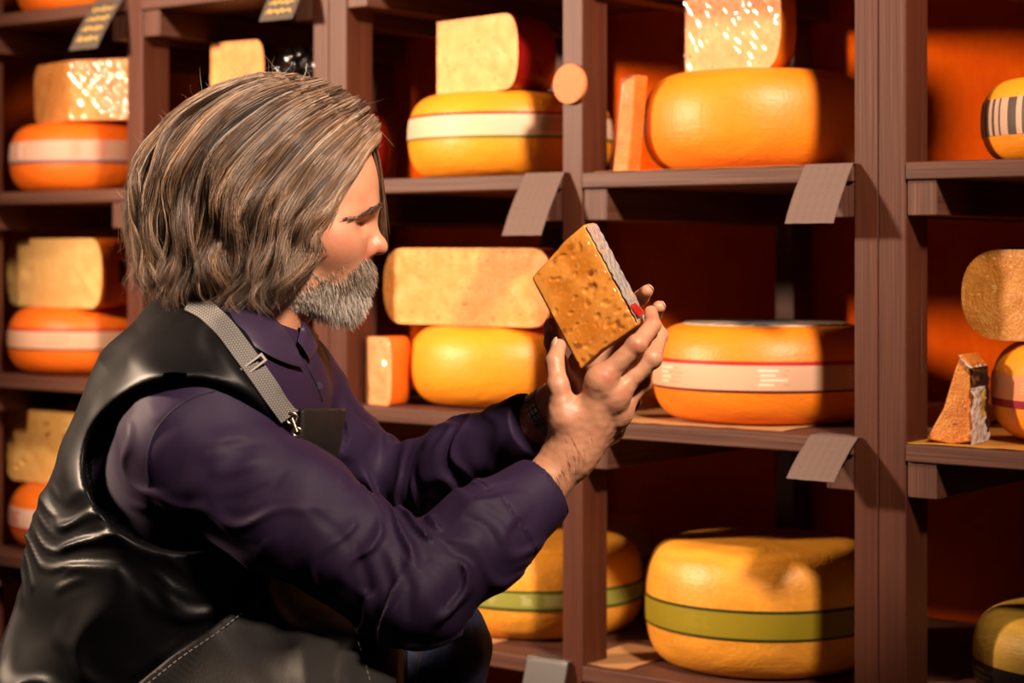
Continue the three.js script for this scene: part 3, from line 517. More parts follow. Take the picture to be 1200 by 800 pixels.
{
  const gs = [];
  gs.push(nets(headF, H(215, 440, -0.11), H(470, 95, 0.11), 0.0022, skinCol));
  { const b = bbox([...mR, ...handRchains.flat(), ...thR, P(600, 610, 2.13)], 0.035); gs.push(nets(handR, b[0], b[1], 0.0019, skinCol)); }
  { const b = bbox([...mL, ...handLchains.flat(), ...thL, P(590, 525, 2.34)], 0.035); gs.push(nets(handL, b[0], b[1], 0.0022, skinCol)); }
  { const b = bbox([Sn, En, Wn, Sf, Ef, Wf, HIPn, HIPf, Kn, Kf, [An[0] + 0.1, 0.02, An[2]], [Af[0] + 0.1, 0.02, Af[2]], P(240, 400, 2.29), P(20, 900, 2.3)], 0.13); b[0][1] = 0.01; gs.push(nets((x, y, z) => bodyRest(x, y, z) + 0.006, b[0], b[1], 0.014, skinCol)); }
  const body = part('body', mergeGeometries(gs), M.skin, man, 'ruddy skin of face, neck and hands');
  // nails
  const nailM = mat({ color: 0xd9a892, roughness: 0.28 });
  const nail = (a, b, n, r) => { const g = new THREE.SphereGeometry(1, 14, 10); g.scale(r * 0.62, r * 0.85, r * 0.22); const m = part('fingernail', g, nailM, body); const A = new THREE.Vector3(...a), B = new THREE.Vector3(...b), y = B.clone().sub(A).normalize(), z = new THREE.Vector3(...n); z.addScaledVector(y, -z.dot(y)).normalize(); const x = y.clone().cross(z); m.matrix = new THREE.Matrix4().makeBasis(x, y, z).setPosition(B.addScaledVector(z, r * 0.68)); m.matrix.decompose(m.position, m.quaternion, m.scale); };
  nail(thL[2], thL[3], [-0.5, 0.1, 0.85], 0.0095); nail(thR[2], thR[3], [-0.8, 0.1, 0.5], 0.0098);
  nail(handLchains[0][1], handLchains[0][2], [0.7, 0.7, 0.2], 0.0085); nail(handLchains[1][1], handLchains[1][2], [0.8, 0.5, 0.2], 0.0085);
  // eyes, glimpsed below the lids
  for (const s of [1, -1]) { const e = part('eye', new THREE.SphereGeometry(0.0112, 24, 16), mat({ color: 0xd8cfc6, roughness: 0.15 }), body, 'eye looking down'); e.position.set(...H(408.5, 263, 0.030 * s)); }
}
// ---------------------------------------------------------------- clothes
const proj = (A, B) => { const b = B.map((v, i) => v - A[i]), l = Math.hypot(...b); return (x, y, z) => ((x - A[0]) * b[0] + (y - A[1]) * b[1] + (z - A[2]) * b[2]) / l; };
const axNu = proj(Sn, En), axNf = proj(En, Wn), axFu = proj(Sf, Ef), axFf = proj(Ef, Wf);
const LNu = Math.hypot(...En.map((v, i) => v - Sn[i])), LNf = Math.hypot(...Wn.map((v, i) => v - En[i])), LFu = Math.hypot(...Ef.map((v, i) => v - Sf[i])), LFf = Math.hypot(...Wf.map((v, i) => v - Ef[i]));
const slN = uni([[cone(Sn, lerp3(Sn, En, 0.45), 0.076, 0.068), 0], [cone(lerp3(Sn, En, 0.45), En, 0.068, 0.056), 0.02], [cone(En, lerp3(En, Wn, 0.5), 0.056, 0.052), 0.022], [cone(lerp3(En, Wn, 0.5), Wn, 0.052, 0.0375), 0.02]]);
const slF = uni([[cone(Sf, Ef, 0.072, 0.056), 0], [cone(Ef, lerp3(Ef, Wf, 0.5), 0.056, 0.050), 0.022], [cone(lerp3(Ef, Wf, 0.5), Wf, 0.050, 0.038), 0.02]]);
const ridge = t => Math.pow(0.5 + 0.5 * Math.cos(t * 2 * Math.PI), 2.2);
// fold field of a sleeve: u along the arm, elbow at 0; folds fan out of the crook of the elbow
function sleeveFold(x, y, z, au, L, af, Lf, o) {
  const u = au(x, y, z) - L, v = af(x, y, z); let f = 0;
  const s = Math.min(u, 0) + Math.max(v, 0) * 1.0; // signed run along the arm
  const w = n3(x * 9 + o, y * 9, z * 9), elbow = Math.exp(-Math.pow((s + 0.0) / 0.085, 2));
  f += 0.0085 * elbow * ridge(s / 0.046 + (y * 4 + x * 2) + w * 0.9) * sstep(-0.6, 0.2, n3(x * 11 + o, y * 11 + 4, z * 11));
  f += 0.0042 * Math.exp(-Math.pow((s - 0.13) / 0.07, 2)) * ridge(s / 0.06 + y * 6 - x * 3 + w * 0.9);
  f += 0.0042 * sstep(-0.06, -0.2, s) * ridge((x * 4.5 + y * 9.5 + z * 2) * 1.1 + w * 0.8 + o) * sstep(-0.35, 0.35, n3(x * 5 + 7, y * 5 + o, z * 5));
  f += 0.0028 * n3(x * 14, y * 14 + o, z * 14);
  return f;
}
const cuffCutN = proj(En, Wn), cuffCutF = proj(Ef, Wf);
const collarPlane = (x, y, z) => { const q = toPx(x, y, z); return q; };
const shirtPlain = (x, y, z) => {
  const t = trunk(x, y, z) - 0.009; let a = slN(x, y, z), b = slF(x, y, z);
  if (a < 0.08) { const v = cuffCutN(x, y, z); if (v < LNf - 0.07 || a > 0.05) a -= sleeveFold(x, y, z, axNu, LNu, axNf, LNf, 0); else { a -= 0.002 + sleeveFold(x, y, z, axNu, LNu, axNf, LNf, 0) * sstep(LNf - 0.02, LNf - 0.07, v) * 0.6; a += 0.0022 * Math.exp(-Math.pow((v - LNf + 0.068) / 0.0016, 2)) + 0.0012 * Math.exp(-Math.pow((v - LNf + 0.006) / 0.0012, 2)); } 
     a = smax(a, v - LNf + 0.002, 0.003); }
  if (b < 0.08) { b -= sleeveFold(x, y, z, axFu, LFu, axFf, LFf, 5); b = smax(b, cuffCutF(x, y, z) - LFf + 0.012, 0.003); }
  let d = smin(t, a, 0.018); d = smin(d, b, 0.03);
  const q = toPx(x, y, z); d = smax(d, neckCut(x, y, z), 0.004);
  return d;
};
// sharp creases of the near sleeve, traced as they run over the cloth
function hit(f, px, py, off = 0, d0 = 1.85) { let d = d0; for (let i = 0; i < 400; i++) { const p = P(px, py, d), s = f(...p); if (s < 0.0004 + off) return p; d += Math.max(0.0006, (s - off) * 0.6); if (d > 2.75) break; } return P(px, py, 2.3); }
const creases = [];
function traceCreases() {
  for (const [w, amp, line] of [
    [0.0042, 0.0046, [[414, 628], [430, 680], [440, 722]]], [0.0046, 0.0052, [[440, 632], [456, 680], [468, 722]]], [0.0044, 0.0050, [[462, 640], [480, 690], [478, 730]]], [0.0042, 0.0046, [[484, 634], [498, 662], [522, 684]]],
    [0.0040, 0.0036, [[505, 622], [532, 646], [556, 660]]], [0.0038, 0.0036, [[540, 602], [570, 618], [590, 646]]], [0.0036, 0.0034, [[560, 586], [588, 606], [602, 634]]],
    [0.0040, 0.0030, [[236, 528], [270, 521], [312, 519]]], [0.0042, 0.0034, [[248, 588], [284, 584], [318, 570], [338, 548]]], [0.0045, 0.0026, [[352, 588], [392, 620], [420, 652]]],
  ]) {
    const p = line.map(([a, b]) => hit(shirtPlain, a, b)), n = p.length - 1;
    for (let i = 0; i < n; i++) { const A = p[i], B = p[i + 1], b = B.map((v, k) => v - A[k]), l2 = b[0] * b[0] + b[1] * b[1] + b[2] * b[2]; creases.push([A, b, l2, w * 1.5, amp * 0.75, i / n, 1 / n]); }
  }
}
const shirtF = (x, y, z) => {
  const d = shirtPlain(x, y, z); if (Math.abs(d) > 0.03 || !creases.length) return d;
  let g = 0; for (const [A, b, l2, w, a, t0, dt] of creases) {
    const px = x - A[0], py = y - A[1], pz = z - A[2], t = clamp((px * b[0] + py * b[1] + pz * b[2]) / l2, 0, 1), q2 = (px - b[0] * t) ** 2 + (py - b[1] * t) ** 2 + (pz - b[2] * t) ** 2; if (q2 > 0.0009) continue;
    const f = Math.sin(Math.PI * (t0 + t * dt)); if (f <= 0) continue; g = Math.max(g, a * f * Math.exp(-q2 / (w * w * (0.4 + 0.6 * f))));
  }
  return d + g;
};
const neckAx = proj(H(316, 318), H(276, 425));
const neckHole = cone(H(330, 280), H(296, 400), 0.050, 0.050);
const neckCut = (x, y, z) => -neckHole(x, y, z);
const shirtLin = S('#251831'), shirtLin2 = S('#2d1e39');
const shirtCol = (x, y, z) => { const t = clamp(0.5 + 0.5 * n3(x * 6, y * 6, z * 6) + 0.2 * n3(x * 300, y * 300, z * 300), 0, 1); return [lerp(shirtLin.r, shirtLin2.r, t), lerp(shirtLin.g, shirtLin2.g, t), lerp(shirtLin.b, shirtLin2.b, t)]; };
M.shirt = mat({ vertexColors: true, roughness: 0.64, specularIntensity: 0.4, sheen: 0.06, sheenRoughness: 0.5, sheenColor: S('#7a5a92') });
let shirt; traceCreases();
{ const b = bbox([Sn, En, Wn, Sf, Ef, Wf, P(240, 410, 2.29), P(40, 800, 2.3), P(380, 560, 2.3)], 0.10); shirt = part('shirt', nets(shirtF, b[0], b[1], 0.0037, shirtCol), M.shirt, man, 'dark purple long-sleeved shirt'); }
// stitched seam around the near sleeve head and the cuff
function tubeOn(pts, r, closed = false, n = 80) { return new THREE.TubeGeometry(new THREE.CatmullRomCurve3(pts.map(p => new THREE.Vector3(...p)), closed, 'centripetal'), n, r, 6, closed); }
const seamM = mat({ color: 0x150d1c, roughness: 0.8 });
part('sleeve_seam', tubeOn([[252, 458], [222, 468], [197, 486], [180, 510], [172, 540], [174, 568], [184, 592]].map(([a, b]) => hit(shirtF, a, b)), 0.0011), seamM, shirt);
{ // collar: two turned-down leaves laid from the neck onto the shoulders
  const skinOrShirt = (x, y, z) => Math.min(headF(x, y, z), shirtF(x, y, z));
  const leaf = (top, low, o0, o1) => { // rows of pixels along the upper and the lower edge
    const ct = new THREE.CatmullRomCurve3(top.map(p => new THREE.Vector3(...p, 0))), cl = new THREE.CatmullRomCurve3(low.map(p => new THREE.Vector3(...p, 0))), N = 24, K = 10, rows = [];
    for (let i = 0; i <= N; i++) { const a = ct.getPoint(i / N), b = cl.getPoint(i / N), A = hit(skinOrShirt, a.x, a.y, o0), B = hit(skinOrShirt, b.x, b.y, o1), r = []; for (let k = 0; k <= K; k++) { const t = k / K, p = lerp3(A, B, t); p[2] += 0.010 * Math.sin(t * Math.PI) + 0.001; p[1] += 0.004 * Math.sin(t * Math.PI); r.push(p); } rows.push(r); }
    for (let s2 = 0; s2 < 6; s2++) for (let i = 1; i < N; i++) for (let k = 0; k <= K; k++) for (const c of [0, 1, 2]) rows[i][k][c] = 0.5 * rows[i][k][c] + 0.25 * (rows[i - 1][k][c] + rows[i + 1][k][c]);
    const pos = [], idx = [], W = K + 1, SZ = (N + 1) * W; for (const o of [0, 0.0025]) rows.forEach(r => r.forEach(p => pos.push(p[0], p[1], p[2] + o)));
    for (let i = 0; i < N; i++) for (let k = 0; k < K; k++) { const q = i * W + k, w = q + W; idx.push(q, w, q + 1, w, w + 1, q + 1, SZ + q, SZ + q + 1, SZ + w, SZ + w, SZ + q + 1, SZ + w + 1); }
    for (let i = 0; i < N; i++) for (const k of [0, K]) { const q = i * W + k, w = q + W; idx.push(q, w, SZ + q, w, SZ + w, SZ + q); }
    for (const i of [0, N]) for (let k = 0; k < K; k++) { const q = i * W + k; idx.push(q, SZ + q, q + 1, q + 1, SZ + q, SZ + q + 1); }
    const g = new THREE.BufferGeometry(); g.setAttribute('position', new THREE.Float32BufferAttribute(pos, 3)); g.setIndex(idx); const ng = g.toNonIndexed(); const mg = mergeVertices(ng, 1e-6); mg.computeVertexNormals(); return mg;
  };
  const cm = mat({ color: shirtLin2, roughness: 0.55, side: THREE.DoubleSide });
  part('collar', leaf([[262, 352], [290, 356], [316, 368], [334, 384], [345, 401]], [[262, 378], [286, 396], [312, 414], [338, 426], [358, 431]], 0.003, 0.005), cm, shirt);
  part('collar', leaf([[349, 400], [352, 388], [354, 376]], [[364, 422], [372, 408], [374, 394]], 0.003, 0.004), cm, shirt);
  // front edge of the placket
  part('placket_seam', tubeOn([[352, 412], [366, 440], [378, 470]].map(([a2, b2]) => hit(shirtF, a2, b2, 0.0003)), 0.0012), seamM, shirt);
}
// ---- satin vest
const inEll = (q, cx, cy, rx, ry) => { const a = (q[0] - cx) / rx, b = (q[1] - cy) / ry; return (Math.hypot(a, b) - 1) * Math.min(rx, ry) / 1050; };
const lineSide = (q, x0, y0, x1, y1) => ((q[0] - x0) * (y1 - y0) - (q[1] - y0) * (x1 - x0)) / Math.hypot(x1 - x0, y1 - y0) / 1030; // positive to the right of a line running down
const vestF = (x, y, z) => {
  const t0 = trunk(x, y, z); if (Math.abs(t0) > 0.09) return t0 - 0.02;
  const q = toPx(x, y, z), w = n3(x * 4, y * 4, z * 4);
  let f = 0.0095 + 0.004 * n3(x * 7, y * 9, z * 7);
  const low = sstep(540, 640, q[1]); // cross folds where the back bends
  f += 0.0050 * low * ridge(y / 0.062 + x * 2.6 + w * 1.4 + 0.25 * n3(x * 9, y * 9, z * 9)) * sstep(-0.4, 0.3, n3(x * 6 + 3, y * 6, z * 6));
  f += 0.0022 * low * ridge(y / 0.03 - x * 3 + w * 2) * sstep(0.0, 0.5, n3(x * 8, y * 8 + 4, z * 8));
  f += 0.005 * (1 - low) * ridge((x * 0.8 + y) / 0.12 + w * 0.8 + 0.4);
  const eo = inEll(q, 216, 545, 116, 101), side = z > P(0, 0, 2.26)[2];
  f += 0.011 * Math.exp(-Math.pow(eo / 0.018, 2)) * sstep(330, 260, q[0]) * (side ? 1 : 0);
  let d = t0 - 0.009 - f;
  if (side) { const rec = t0 - 0.0105; d = smin(smax(d, -eo, 0.012), rec, 0.001); d = smax(d, -inEll(q, 222, 545, 112, 98), 0.002); }
  else d = smax(d, -inEll(toPx(x, y, z), 330, 500, 85, 92), 0.004);
  d = smax(d, lineSide(q, 268, 352, 352, 498), 0.004);
  d = smax(d, neckCutV(x, y, z), 0.004);
  return d;
};
const neckHoleV = cone(H(330, 280), H(290, 412), 0.070, 0.072), neckCutV = (x, y, z) => -neckHoleV(x, y, z);
M.vest = mat({ color: 0x0c0b0d, roughness: 0.44, specularIntensity: 0.4 });
let vest;
{ const b = bbox([P(60, 340, 2.1), P(400, 340, 2.5), P(-40, 860, 2.1), P(400, 900, 2.5)], 0.03); vest = part('vest', nets(vestF, b[0], b[1], 0.0036), M.vest, man, 'black satin vest with a loose armhole'); }
// ---- jeans
const denimF = (x, y, z) => { const a = legs(x, y, z) - 0.013, w = n3(x * 5, y * 5, z * 5); let d = smin(a, pelvis(x, y, z) - 0.008, 0.04); d -= 0.005 * ridge(y / 0.06 + x * 3 + w) * sstep(-0.2, 0.5, n3(x * 6, y * 6, z * 6 + 2)) + 0.002 * n3(x * 18, y * 18, z * 18); return smax(d, 0.1 - y, 0.004); };
M.denim = mat({ map: uvScale(tex(256, 256, (u, v) => { const g = 10 * Math.sin((u + v) * 6.283 * 40) + tn(u, v, 9, 9, 3) * 14 + tn(u, v, 60, 60, 5) * 10; return [40 + g * 0.8, 48 + g, 78 + g * 1.2]; }), 8, 8), roughness: 0.75 });
{ const b = bbox([HIPn, HIPf, Kn, Kf, An, Af], 0.17); b[0][1] = 0.08; const j = part('jeans', nets(denimF, b[0], b[1], 0.0055), M.denim, man, 'dark blue jeans');
  const pts = []; for (let i = 0; i <= 8; i++) pts.push(hit(denimF, lerp(497, 484, i / 8), lerp(742, 815, i / 8), 0.0006)); part('side_seam', tubeOn(pts, 0.0012), mat({ color: 0x6a4a30, roughness: 0.8 }), j); }
// ---- shoes
for (const A of [An, Af]) {
  const f = uni([[cone([A[0] - 0.045, 0.055, A[2]], [A[0] + 0.12, 0.048, A[2]], 0.046, 0.040), 0], [cone([A[0] - 0.02, 0.08, A[2]], [A[0] - 0.01, 0.12, A[2]], 0.05, 0.048), 0.03], [cone([A[0] + 0.12, 0.045, A[2]], [A[0] + 0.16, 0.038, A[2]], 0.041, 0.032), 0.03]]);
  const b = [[A[0] - 0.13, 0.015, A[2] - 0.08], [A[0] + 0.24, 0.16, A[2] + 0.08]];
  const s = part('shoe', nets((x, y, z) => smax(f(x, y, z), 0.022 - y, 0.004), b[0], b[1], 0.006), mat({ color: 0x1c1410, roughness: 0.4 }), man);
  part('sole', nets((x, y, z) => smax(smax(f(x, 0.045, z) - 0.004, y - 0.024, 0.003), 0.004 - y, 0.002), [b[0][0], -0.01, b[0][2]], [b[1][0], 0.04, b[1][2]], 0.006), mat({ color: 0x0c0b0a, roughness: 0.8 }), s);
}
// ---- apron: bib on the chest, skirt over the lap
const lap = uni([[trunk, 0], [cone(lerp3(HIPn, Kn, 0.3), Kn, 0.1, 0.078), 0.10], [cone(lerp3(HIPf, Kf, 0.3), lerp3(HIPf, Kf, 0.8), 0.09, 0.07), 0.12], [ell(P(300, 800, 2.28), [0.13, 0.07, 0.14], 0.15), 0.08]]);
const edgePts = [[350, 478], [344, 540], [325, 640], [305, 690], [247, 736], [200, 769], [161, 801], [100, 850], [40, 900]];
function edgeX(py) { if (py <= edgePts[0][1]) return edgePts[0][0]; for (let i = 0; i + 1 < edgePts.length; i++) if (py <= edgePts[i + 1][1]) return lerp(edgePts[i][0], edgePts[i + 1][0], (py - edgePts[i][1]) / (edgePts[i + 1][1] - edgePts[i][1])); return 0; }
const apronF = (x, y, z) => {
  const t0 = lap(x, y, z); if (Math.abs(t0) > 0.09) return t0 - 0.02;
  const q = toPx(x, y, z), w = n3(x * 4 + 9, y * 4, z * 4);
  let d = t0 - 0.026 - 0.0035 * ridge(x / 0.085 + y * 2.6 + w * 0.9) * sstep(600, 720, q[1]) - 0.003 * n3(x * 10, y * 10, z * 10);
  d = smax(d, (edgeX(q[1]) - q[0]) / 1250, 0.003); d = smax(d, (478 - q[1]) / 1030 + 0.0006 * 0, 0.003);
  const zc2 = P(0, 0, 2.29)[2]; if (q[1] < 640) d = smax(d, Math.abs(z - zc2 - 0.01) - 0.14, 0.004);
  d = smax(d, 0.30 - y, 0.004); d = smax(d, q[0] - 478, 0.004);
  return d;
};
M.apron = mat({ color: 0x1e1b1a, roughness: 0.62, specularIntensity: 0.5, bumpMap: uvScale(fine.clone(), 12, 12), bumpScale: 0.00025 });
let apron;
{ const b = bbox([P(20, 900, 2.1), P(490, 470, 2.1), P(20, 900, 2.5), P(490, 470, 2.5)], 0.12); b[0][1] = 0.27; apron = part('apron', nets(apronF, b[0], b[1], 0.0048), M.apron, man, 'dark grey leather-like apron'); }
{ const st = mat({ color: 0x8a8078, roughness: 0.8 });
  const dash = (list) => { const gs = []; const pts = list.map(([a, b]) => new THREE.Vector3(...hit(apronF, a, b, 0.0004))), c = new THREE.CatmullRomCurve3(pts), L = c.getLength(), n = Math.floor(L / 0.0065); for (let i = 0; i < n; i++) { const a = c.getPointAt(i / n), b = c.getPointAt((i + 0.62) / n); gs.push(new THREE.TubeGeometry(new THREE.LineCurve3(a, b), 1, 0.00055, 5)); } return mergeGeometries(gs); };
  const q = part('stitching', dash([[173, 801], [211, 771], [257, 739], [312, 694]]), st, apron, 'pale stitching'); q.userData.kind = 'stuff';
  const q2 = part('stitching', dash([[420, 752], [426, 770], [434, 799]]), st, apron, 'pale stitching'); q2.userData.kind = 'stuff'; }
// ---- neck strap, buckle, snap
const dress = (x, y, z) => Math.min(shirtF(x, y, z), vestF(x, y, z), apronF(x, y, z));
{
  const path = [[222, 352], [240, 362], [262, 382], [282, 408], [303, 437], [322, 464], [340, 488]], NL = 60, wpx = 12.5;
  const cv = new THREE.CatmullRomCurve3(path.map(([a, b]) => new THREE.Vector3(a, b, 0)));
  const mid = [], pos = [], idx = [], uv = []; for (let i = 0; i <= NL; i++) { const p = cv.getPointAt(i / NL), t = cv.getTangentAt(i / NL); mid.push([p.x, p.y, -t.y, t.x]); }
  const K = 6; const rows = mid.map(([a, b, nx, ny]) => { const r = []; for (let k = 0; k <= K; k++) { const s = (k / K * 2 - 1) * wpx; r.push(hit(dress, a + nx * s, b + ny * s, 0.003)); } return r; });
  for (let pass = 0; pass < 5; pass++) { const old = rows.map(r => r.map(p => [...p])); for (let i = 1; i < rows.length - 1; i++) for (let k = 0; k <= K; k++) for (const c of [0, 1, 2]) { const kk = [Math.max(0, k - 1), Math.min(K, k + 1)]; rows[i][k][c] = (old[i - 1][k][c] + old[i + 1][k][c] + old[i][k][c] * 2) / 4 * 0.6 + 0.4 * (c === 2 ? (old[i][kk[0]][c] + old[i][kk[1]][c]) / 2 : old[i][k][c]); } }
  for (const off of [0, 0.0022]) rows.forEach((r, i) => r.forEach((p, k) => { pos.push(p[0], p[1], p[2] + off); uv.push(k / K * 0.025, i / NL * 0.18); }));
  const W = K + 1, SZ = rows.length * W; for (let i = 0; i < rows.length - 1; i++) for (let k = 0; k < K; k++) { const a = i * W + k, b = a + W; idx.push(a, a + 1, b, b, a + 1, b + 1, SZ + a, SZ + b, SZ + a + 1, SZ + b, SZ + b + 1, SZ + a + 1); }
  for (let i = 0; i < rows.length - 1; i++) for (const k of [0, K]) { const a = i * W + k, b = a + W; idx.push(a, b, SZ + a, b, SZ + b, SZ + a); }
  const g = new THREE.BufferGeometry(); g.setAttribute('position', new THREE.Float32BufferAttribute(pos, 3)); g.setAttribute('uv', new THREE.Float32BufferAttribute(uv, 2)); g.setIndex(idx); g.computeVertexNormals();
  const web = uvScale(tex(64, 64, (u, v) => { const s = Math.sin(v * 6.283 * 8 + (Math.floor(u * 8) % 2) * 3.14) * 26 + Math.sin(u * 6.283 * 8) * 14; return [98 + s, 94 + s, 91 + s]; }), 40, 40);
  const strap = part('neck_strap', g, mat({ map: web, roughness: 0.7, side: THREE.DoubleSide }), apron, 'woven grey webbing strap');
  const bk = hit(dress, 296, 428, 0.0055), dirv = new THREE.Vector3(...hit(dress, 303, 437, 0.0055)).sub(new THREE.Vector3(...hit(dress, 289, 419, 0.0055))).normalize();
  const frame = (p, y, zc) => { const z = new THREE.Vector3(...zc); z.addScaledVector(y, -z.dot(y)).normalize(); const x = y.clone().cross(z); return new THREE.Matrix4().makeBasis(x, y, z).setPosition(...p); };
  const sh = new THREE.Shape(); sh.moveTo(-0.0155, -0.005); sh.lineTo(0.0155, -0.005); sh.lineTo(0.0155, 0.005); sh.lineTo(-0.0155, 0.005); const ho = new THREE.Path(); ho.moveTo(-0.013, -0.0028); ho.lineTo(-0.013, 0.0028); ho.lineTo(0.013, 0.0028); ho.lineTo(0.013, -0.0028); sh.holes.push(ho);
  const bm = mat({ color: 0x77706c, metalness: 0.9, roughness: 0.35 });
  part('buckle', new THREE.ExtrudeGeometry(sh, { depth: 0.002, bevelEnabled: true, bevelSize: 0.0005, bevelThickness: 0.0005, bevelSegments: 1 }).applyMatrix4(frame(bk, dirv, [0.15, 0.35, 0.9])), bm, apron);
  const s0 = hit(dress, 342, 490, 0.005), s1 = hit(dress, 348, 506, 0.005);
  const gs = [new THREE.TorusGeometry(0.006, 0.0014, 8, 20).translate(...s0), new THREE.TubeGeometry(new THREE.LineCurve3(new THREE.Vector3(...s0), new THREE.Vector3(...s1)), 4, 0.0024, 8), new THREE.TorusGeometry(0.0045, 0.0013, 8, 20).translate(...s1)];
  part('snap_hook', mergeGeometries(gs), mat({ color: 0xb0a090, metalness: 1, roughness: 0.3 }), apron);
}
{ // shirt button
  const b = part('button', new THREE.CylinderGeometry(0.0045, 0.0045, 0.002, 20).rotateX(Math.PI / 2 - 0.3).rotateY(0.6), mat({ color: 0x2a2030, roughness: 0.3 }), shirt); b.position.set(...hit(shirtF, 374, 452, 0.001));
}
// ---- wristwatch on the far wrist
{
  const C = new THREE.Vector3(...P(641, 485, 2.315)), ax = new THREE.Vector3(...P(652, 478, 2.31)).sub(new THREE.Vector3(...P(600, 515, 2.34))).normalize();
  const m4 = new THREE.Matrix4().makeBasis(...(() => { const z = new THREE.Vector3(-0.3, 0.5, 0.8); z.addScaledVector(ax, -z.dot(ax)).normalize(); return [ax.clone().cross(z), ax.clone(), z]; })()).setPosition(C);
  const w = new THREE.Group(); w.name = 'wristwatch'; w.userData.label = 'steel wristwatch with link bracelet'; man.add(w);
  const steel = mat({ color: 0x9a9088, metalness: 0.85, roughness: 0.32 }); const gs = [];
  const N = 26; for (let i = 0; i < N; i++) { const a = i / N * Math.PI * 2; for (const yy of [-0.0052, 0, 0.0052]) { const g = new RoundedBoxGeometry(0.0066, 0.0048, 0.003, 1, 0.0008); g.translate(0, yy, 0.0300); g.rotateY(a); gs.push(g); } }
  part('bracelet', mergeGeometries(gs).applyMatrix4(m4), steel, w);
  part('watch_case', new THREE.CylinderGeometry(0.017, 0.018, 0.008, 32).rotateX(Math.PI / 2).translate(0, 0, 0.032).rotateY(2.4).applyMatrix4(m4), steel, w);
  part('dial', new THREE.CylinderGeometry(0.0145, 0.0145, 0.001, 32).rotateX(Math.PI / 2).translate(0, 0, 0.0362).rotateY(2.4).applyMatrix4(m4), mat({ color: 0x101418, roughness: 0.15 }), w);
}
// ---------------------------------------------------------------- hair
function strands(list, sides = 3) { // list of { pts: [[x,y,z]...], r, col: [r,g,b] }
  let nv = 0, ni = 0; for (const s of list) { nv += s.pts.length * sides; ni += (s.pts.length - 1) * sides * 6; }
  const pos = new Float32Array(nv * 3), nor = new Float32Array(nv * 3), col = new Float32Array(nv * 3), idx = new Uint32Array(ni); let v = 0, q = 0;
  for (const s of list) {
    const n = s.pts.length;
    for (let i = 0; i < n; i++) {
      const a = s.pts[Math.max(0, i - 1)], b = s.pts[Math.min(n - 1, i + 1)]; let tx = b[0] - a[0], ty = b[1] - a[1], tz = b[2] - a[2]; const l = Math.hypot(tx, ty, tz) || 1; tx /= l; ty /= l; tz /= l;
      let ux = ty, uy = -tx, uz = 0; const ul = Math.hypot(ux, uy) || 1; ux /= ul; uy /= ul; const wx = ty * uz - tz * uy, wy = tz * ux - tx * uz, wz = tx * uy - ty * ux;
      const r = s.r * (1 - 0.85 * Math.pow(i / (n - 1), 3)), k = 1 - 0.0 * i;
      for (let j = 0; j < sides; j++) { const an = j / sides * 6.2832 + 0.5, c = Math.cos(an), d = Math.sin(an), o = (v + i * sides + j) * 3; nor[o] = ux * c + wx * d; nor[o + 1] = uy * c + wy * d; nor[o + 2] = uz * c + wz * d; pos[o] = s.pts[i][0] + nor[o] * r; pos[o + 1] = s.pts[i][1] + nor[o + 1] * r; pos[o + 2] = s.pts[i][2] + nor[o + 2] * r; col[o] = s.col[0]; col[o + 1] = s.col[1]; col[o + 2] = s.col[2]; }
      if (i < n - 1) for (let j = 0; j < sides; j++) { const A = v + i * sides + j, B = v + i * sides + (j + 1) % sides; idx[q++] = A; idx[q++] = B; idx[q++] = A + sides; idx[q++] = B; idx[q++] = B + sides; idx[q++] = A + sides; }
    }
    v += n * sides;
  }
  const g = new THREE.BufferGeometry(); g.setAttribute('position', new THREE.BufferAttribute(pos, 3)); g.setAttribute('normal', new THREE.BufferAttribute(nor, 3)); g.setAttribute('color', new THREE.BufferAttribute(col, 3)); g.setIndex(new THREE.BufferAttribute(idx, 1)); return g;
}
const zp = ([a, b]) => [140 + a * 0.425, 60 + b * 0.425];
// side-view guide curves of the combing, root to tip
const guides = [
  [[722, 238], [682, 310], [628, 400], [588, 480], [560, 545], [528, 615], [505, 660]],
  [[716, 190], [655, 275], [580, 380], [520, 470], [480, 560], [460, 640], [430, 690]],
  [[682, 138], [590, 222], [490, 330], [430, 450], [405, 560], [400, 640], [370, 700]],
  [[620, 98], [497, 175], [380, 290], [320, 420], [310, 540], [315, 630], [285, 700]],
  [[550, 76], [410, 135], [290, 235], [215, 370], [210, 520], [225, 620], [205, 690]],
  [[480, 62], [330, 105], [200, 200], [130, 330], [115, 470], [140, 590], [140, 665]],
  [[430, 60], [270, 115], [140, 220], [72, 340], [65, 480], [80, 580], [95, 650]],
  [[400, 64], [245, 130], [110, 245], [52, 370], [48, 500], [66, 600], [70, 640]],
].map(g => new THREE.CatmullRomCurve3(g.map(zp).map(([a, b]) => new THREE.Vector3(a, b, 0))));
const HC = [300, 222];
function shellZ(px, py) {
  const dx = (px - HC[0]) / (px > HC[0] ? 158 : 148), dy = (py - HC[1]) / (py < HC[1] ? 139 : 260);
  return 0.104 * Math.sqrt(Math.max(0.0, 1 - dx * dx - dy * dy));
}
const hairCols = ['#2a1e17', '#423126', '#60493b', '#7c6350', '#977d69', '#b09884', '#ccb8a4', '#875c36', '#a67846'].map(S);
function hairColour(gi, c) { // greyer at the temple and along the fringe, darker brown underneath and behind
  const w = [0.12, 0.15, 0.18, 0.18, 0.15, 0.09, 0.05, 0.05, 0.03], front = sstep(3.4, 0.2, gi); const a = w.map((v, i) => v * (i >= 3 ? 1 + front * 1.5 : 1 - front * 0.5)); const sum = a.reduce((p, q) => p + q);
  let r = c * sum, i = 0; while (r > a[i] && i < a.length - 1) r -= a[i++]; return hairCols[i];
}
const hairStrands = [];
const NSEG = 15;
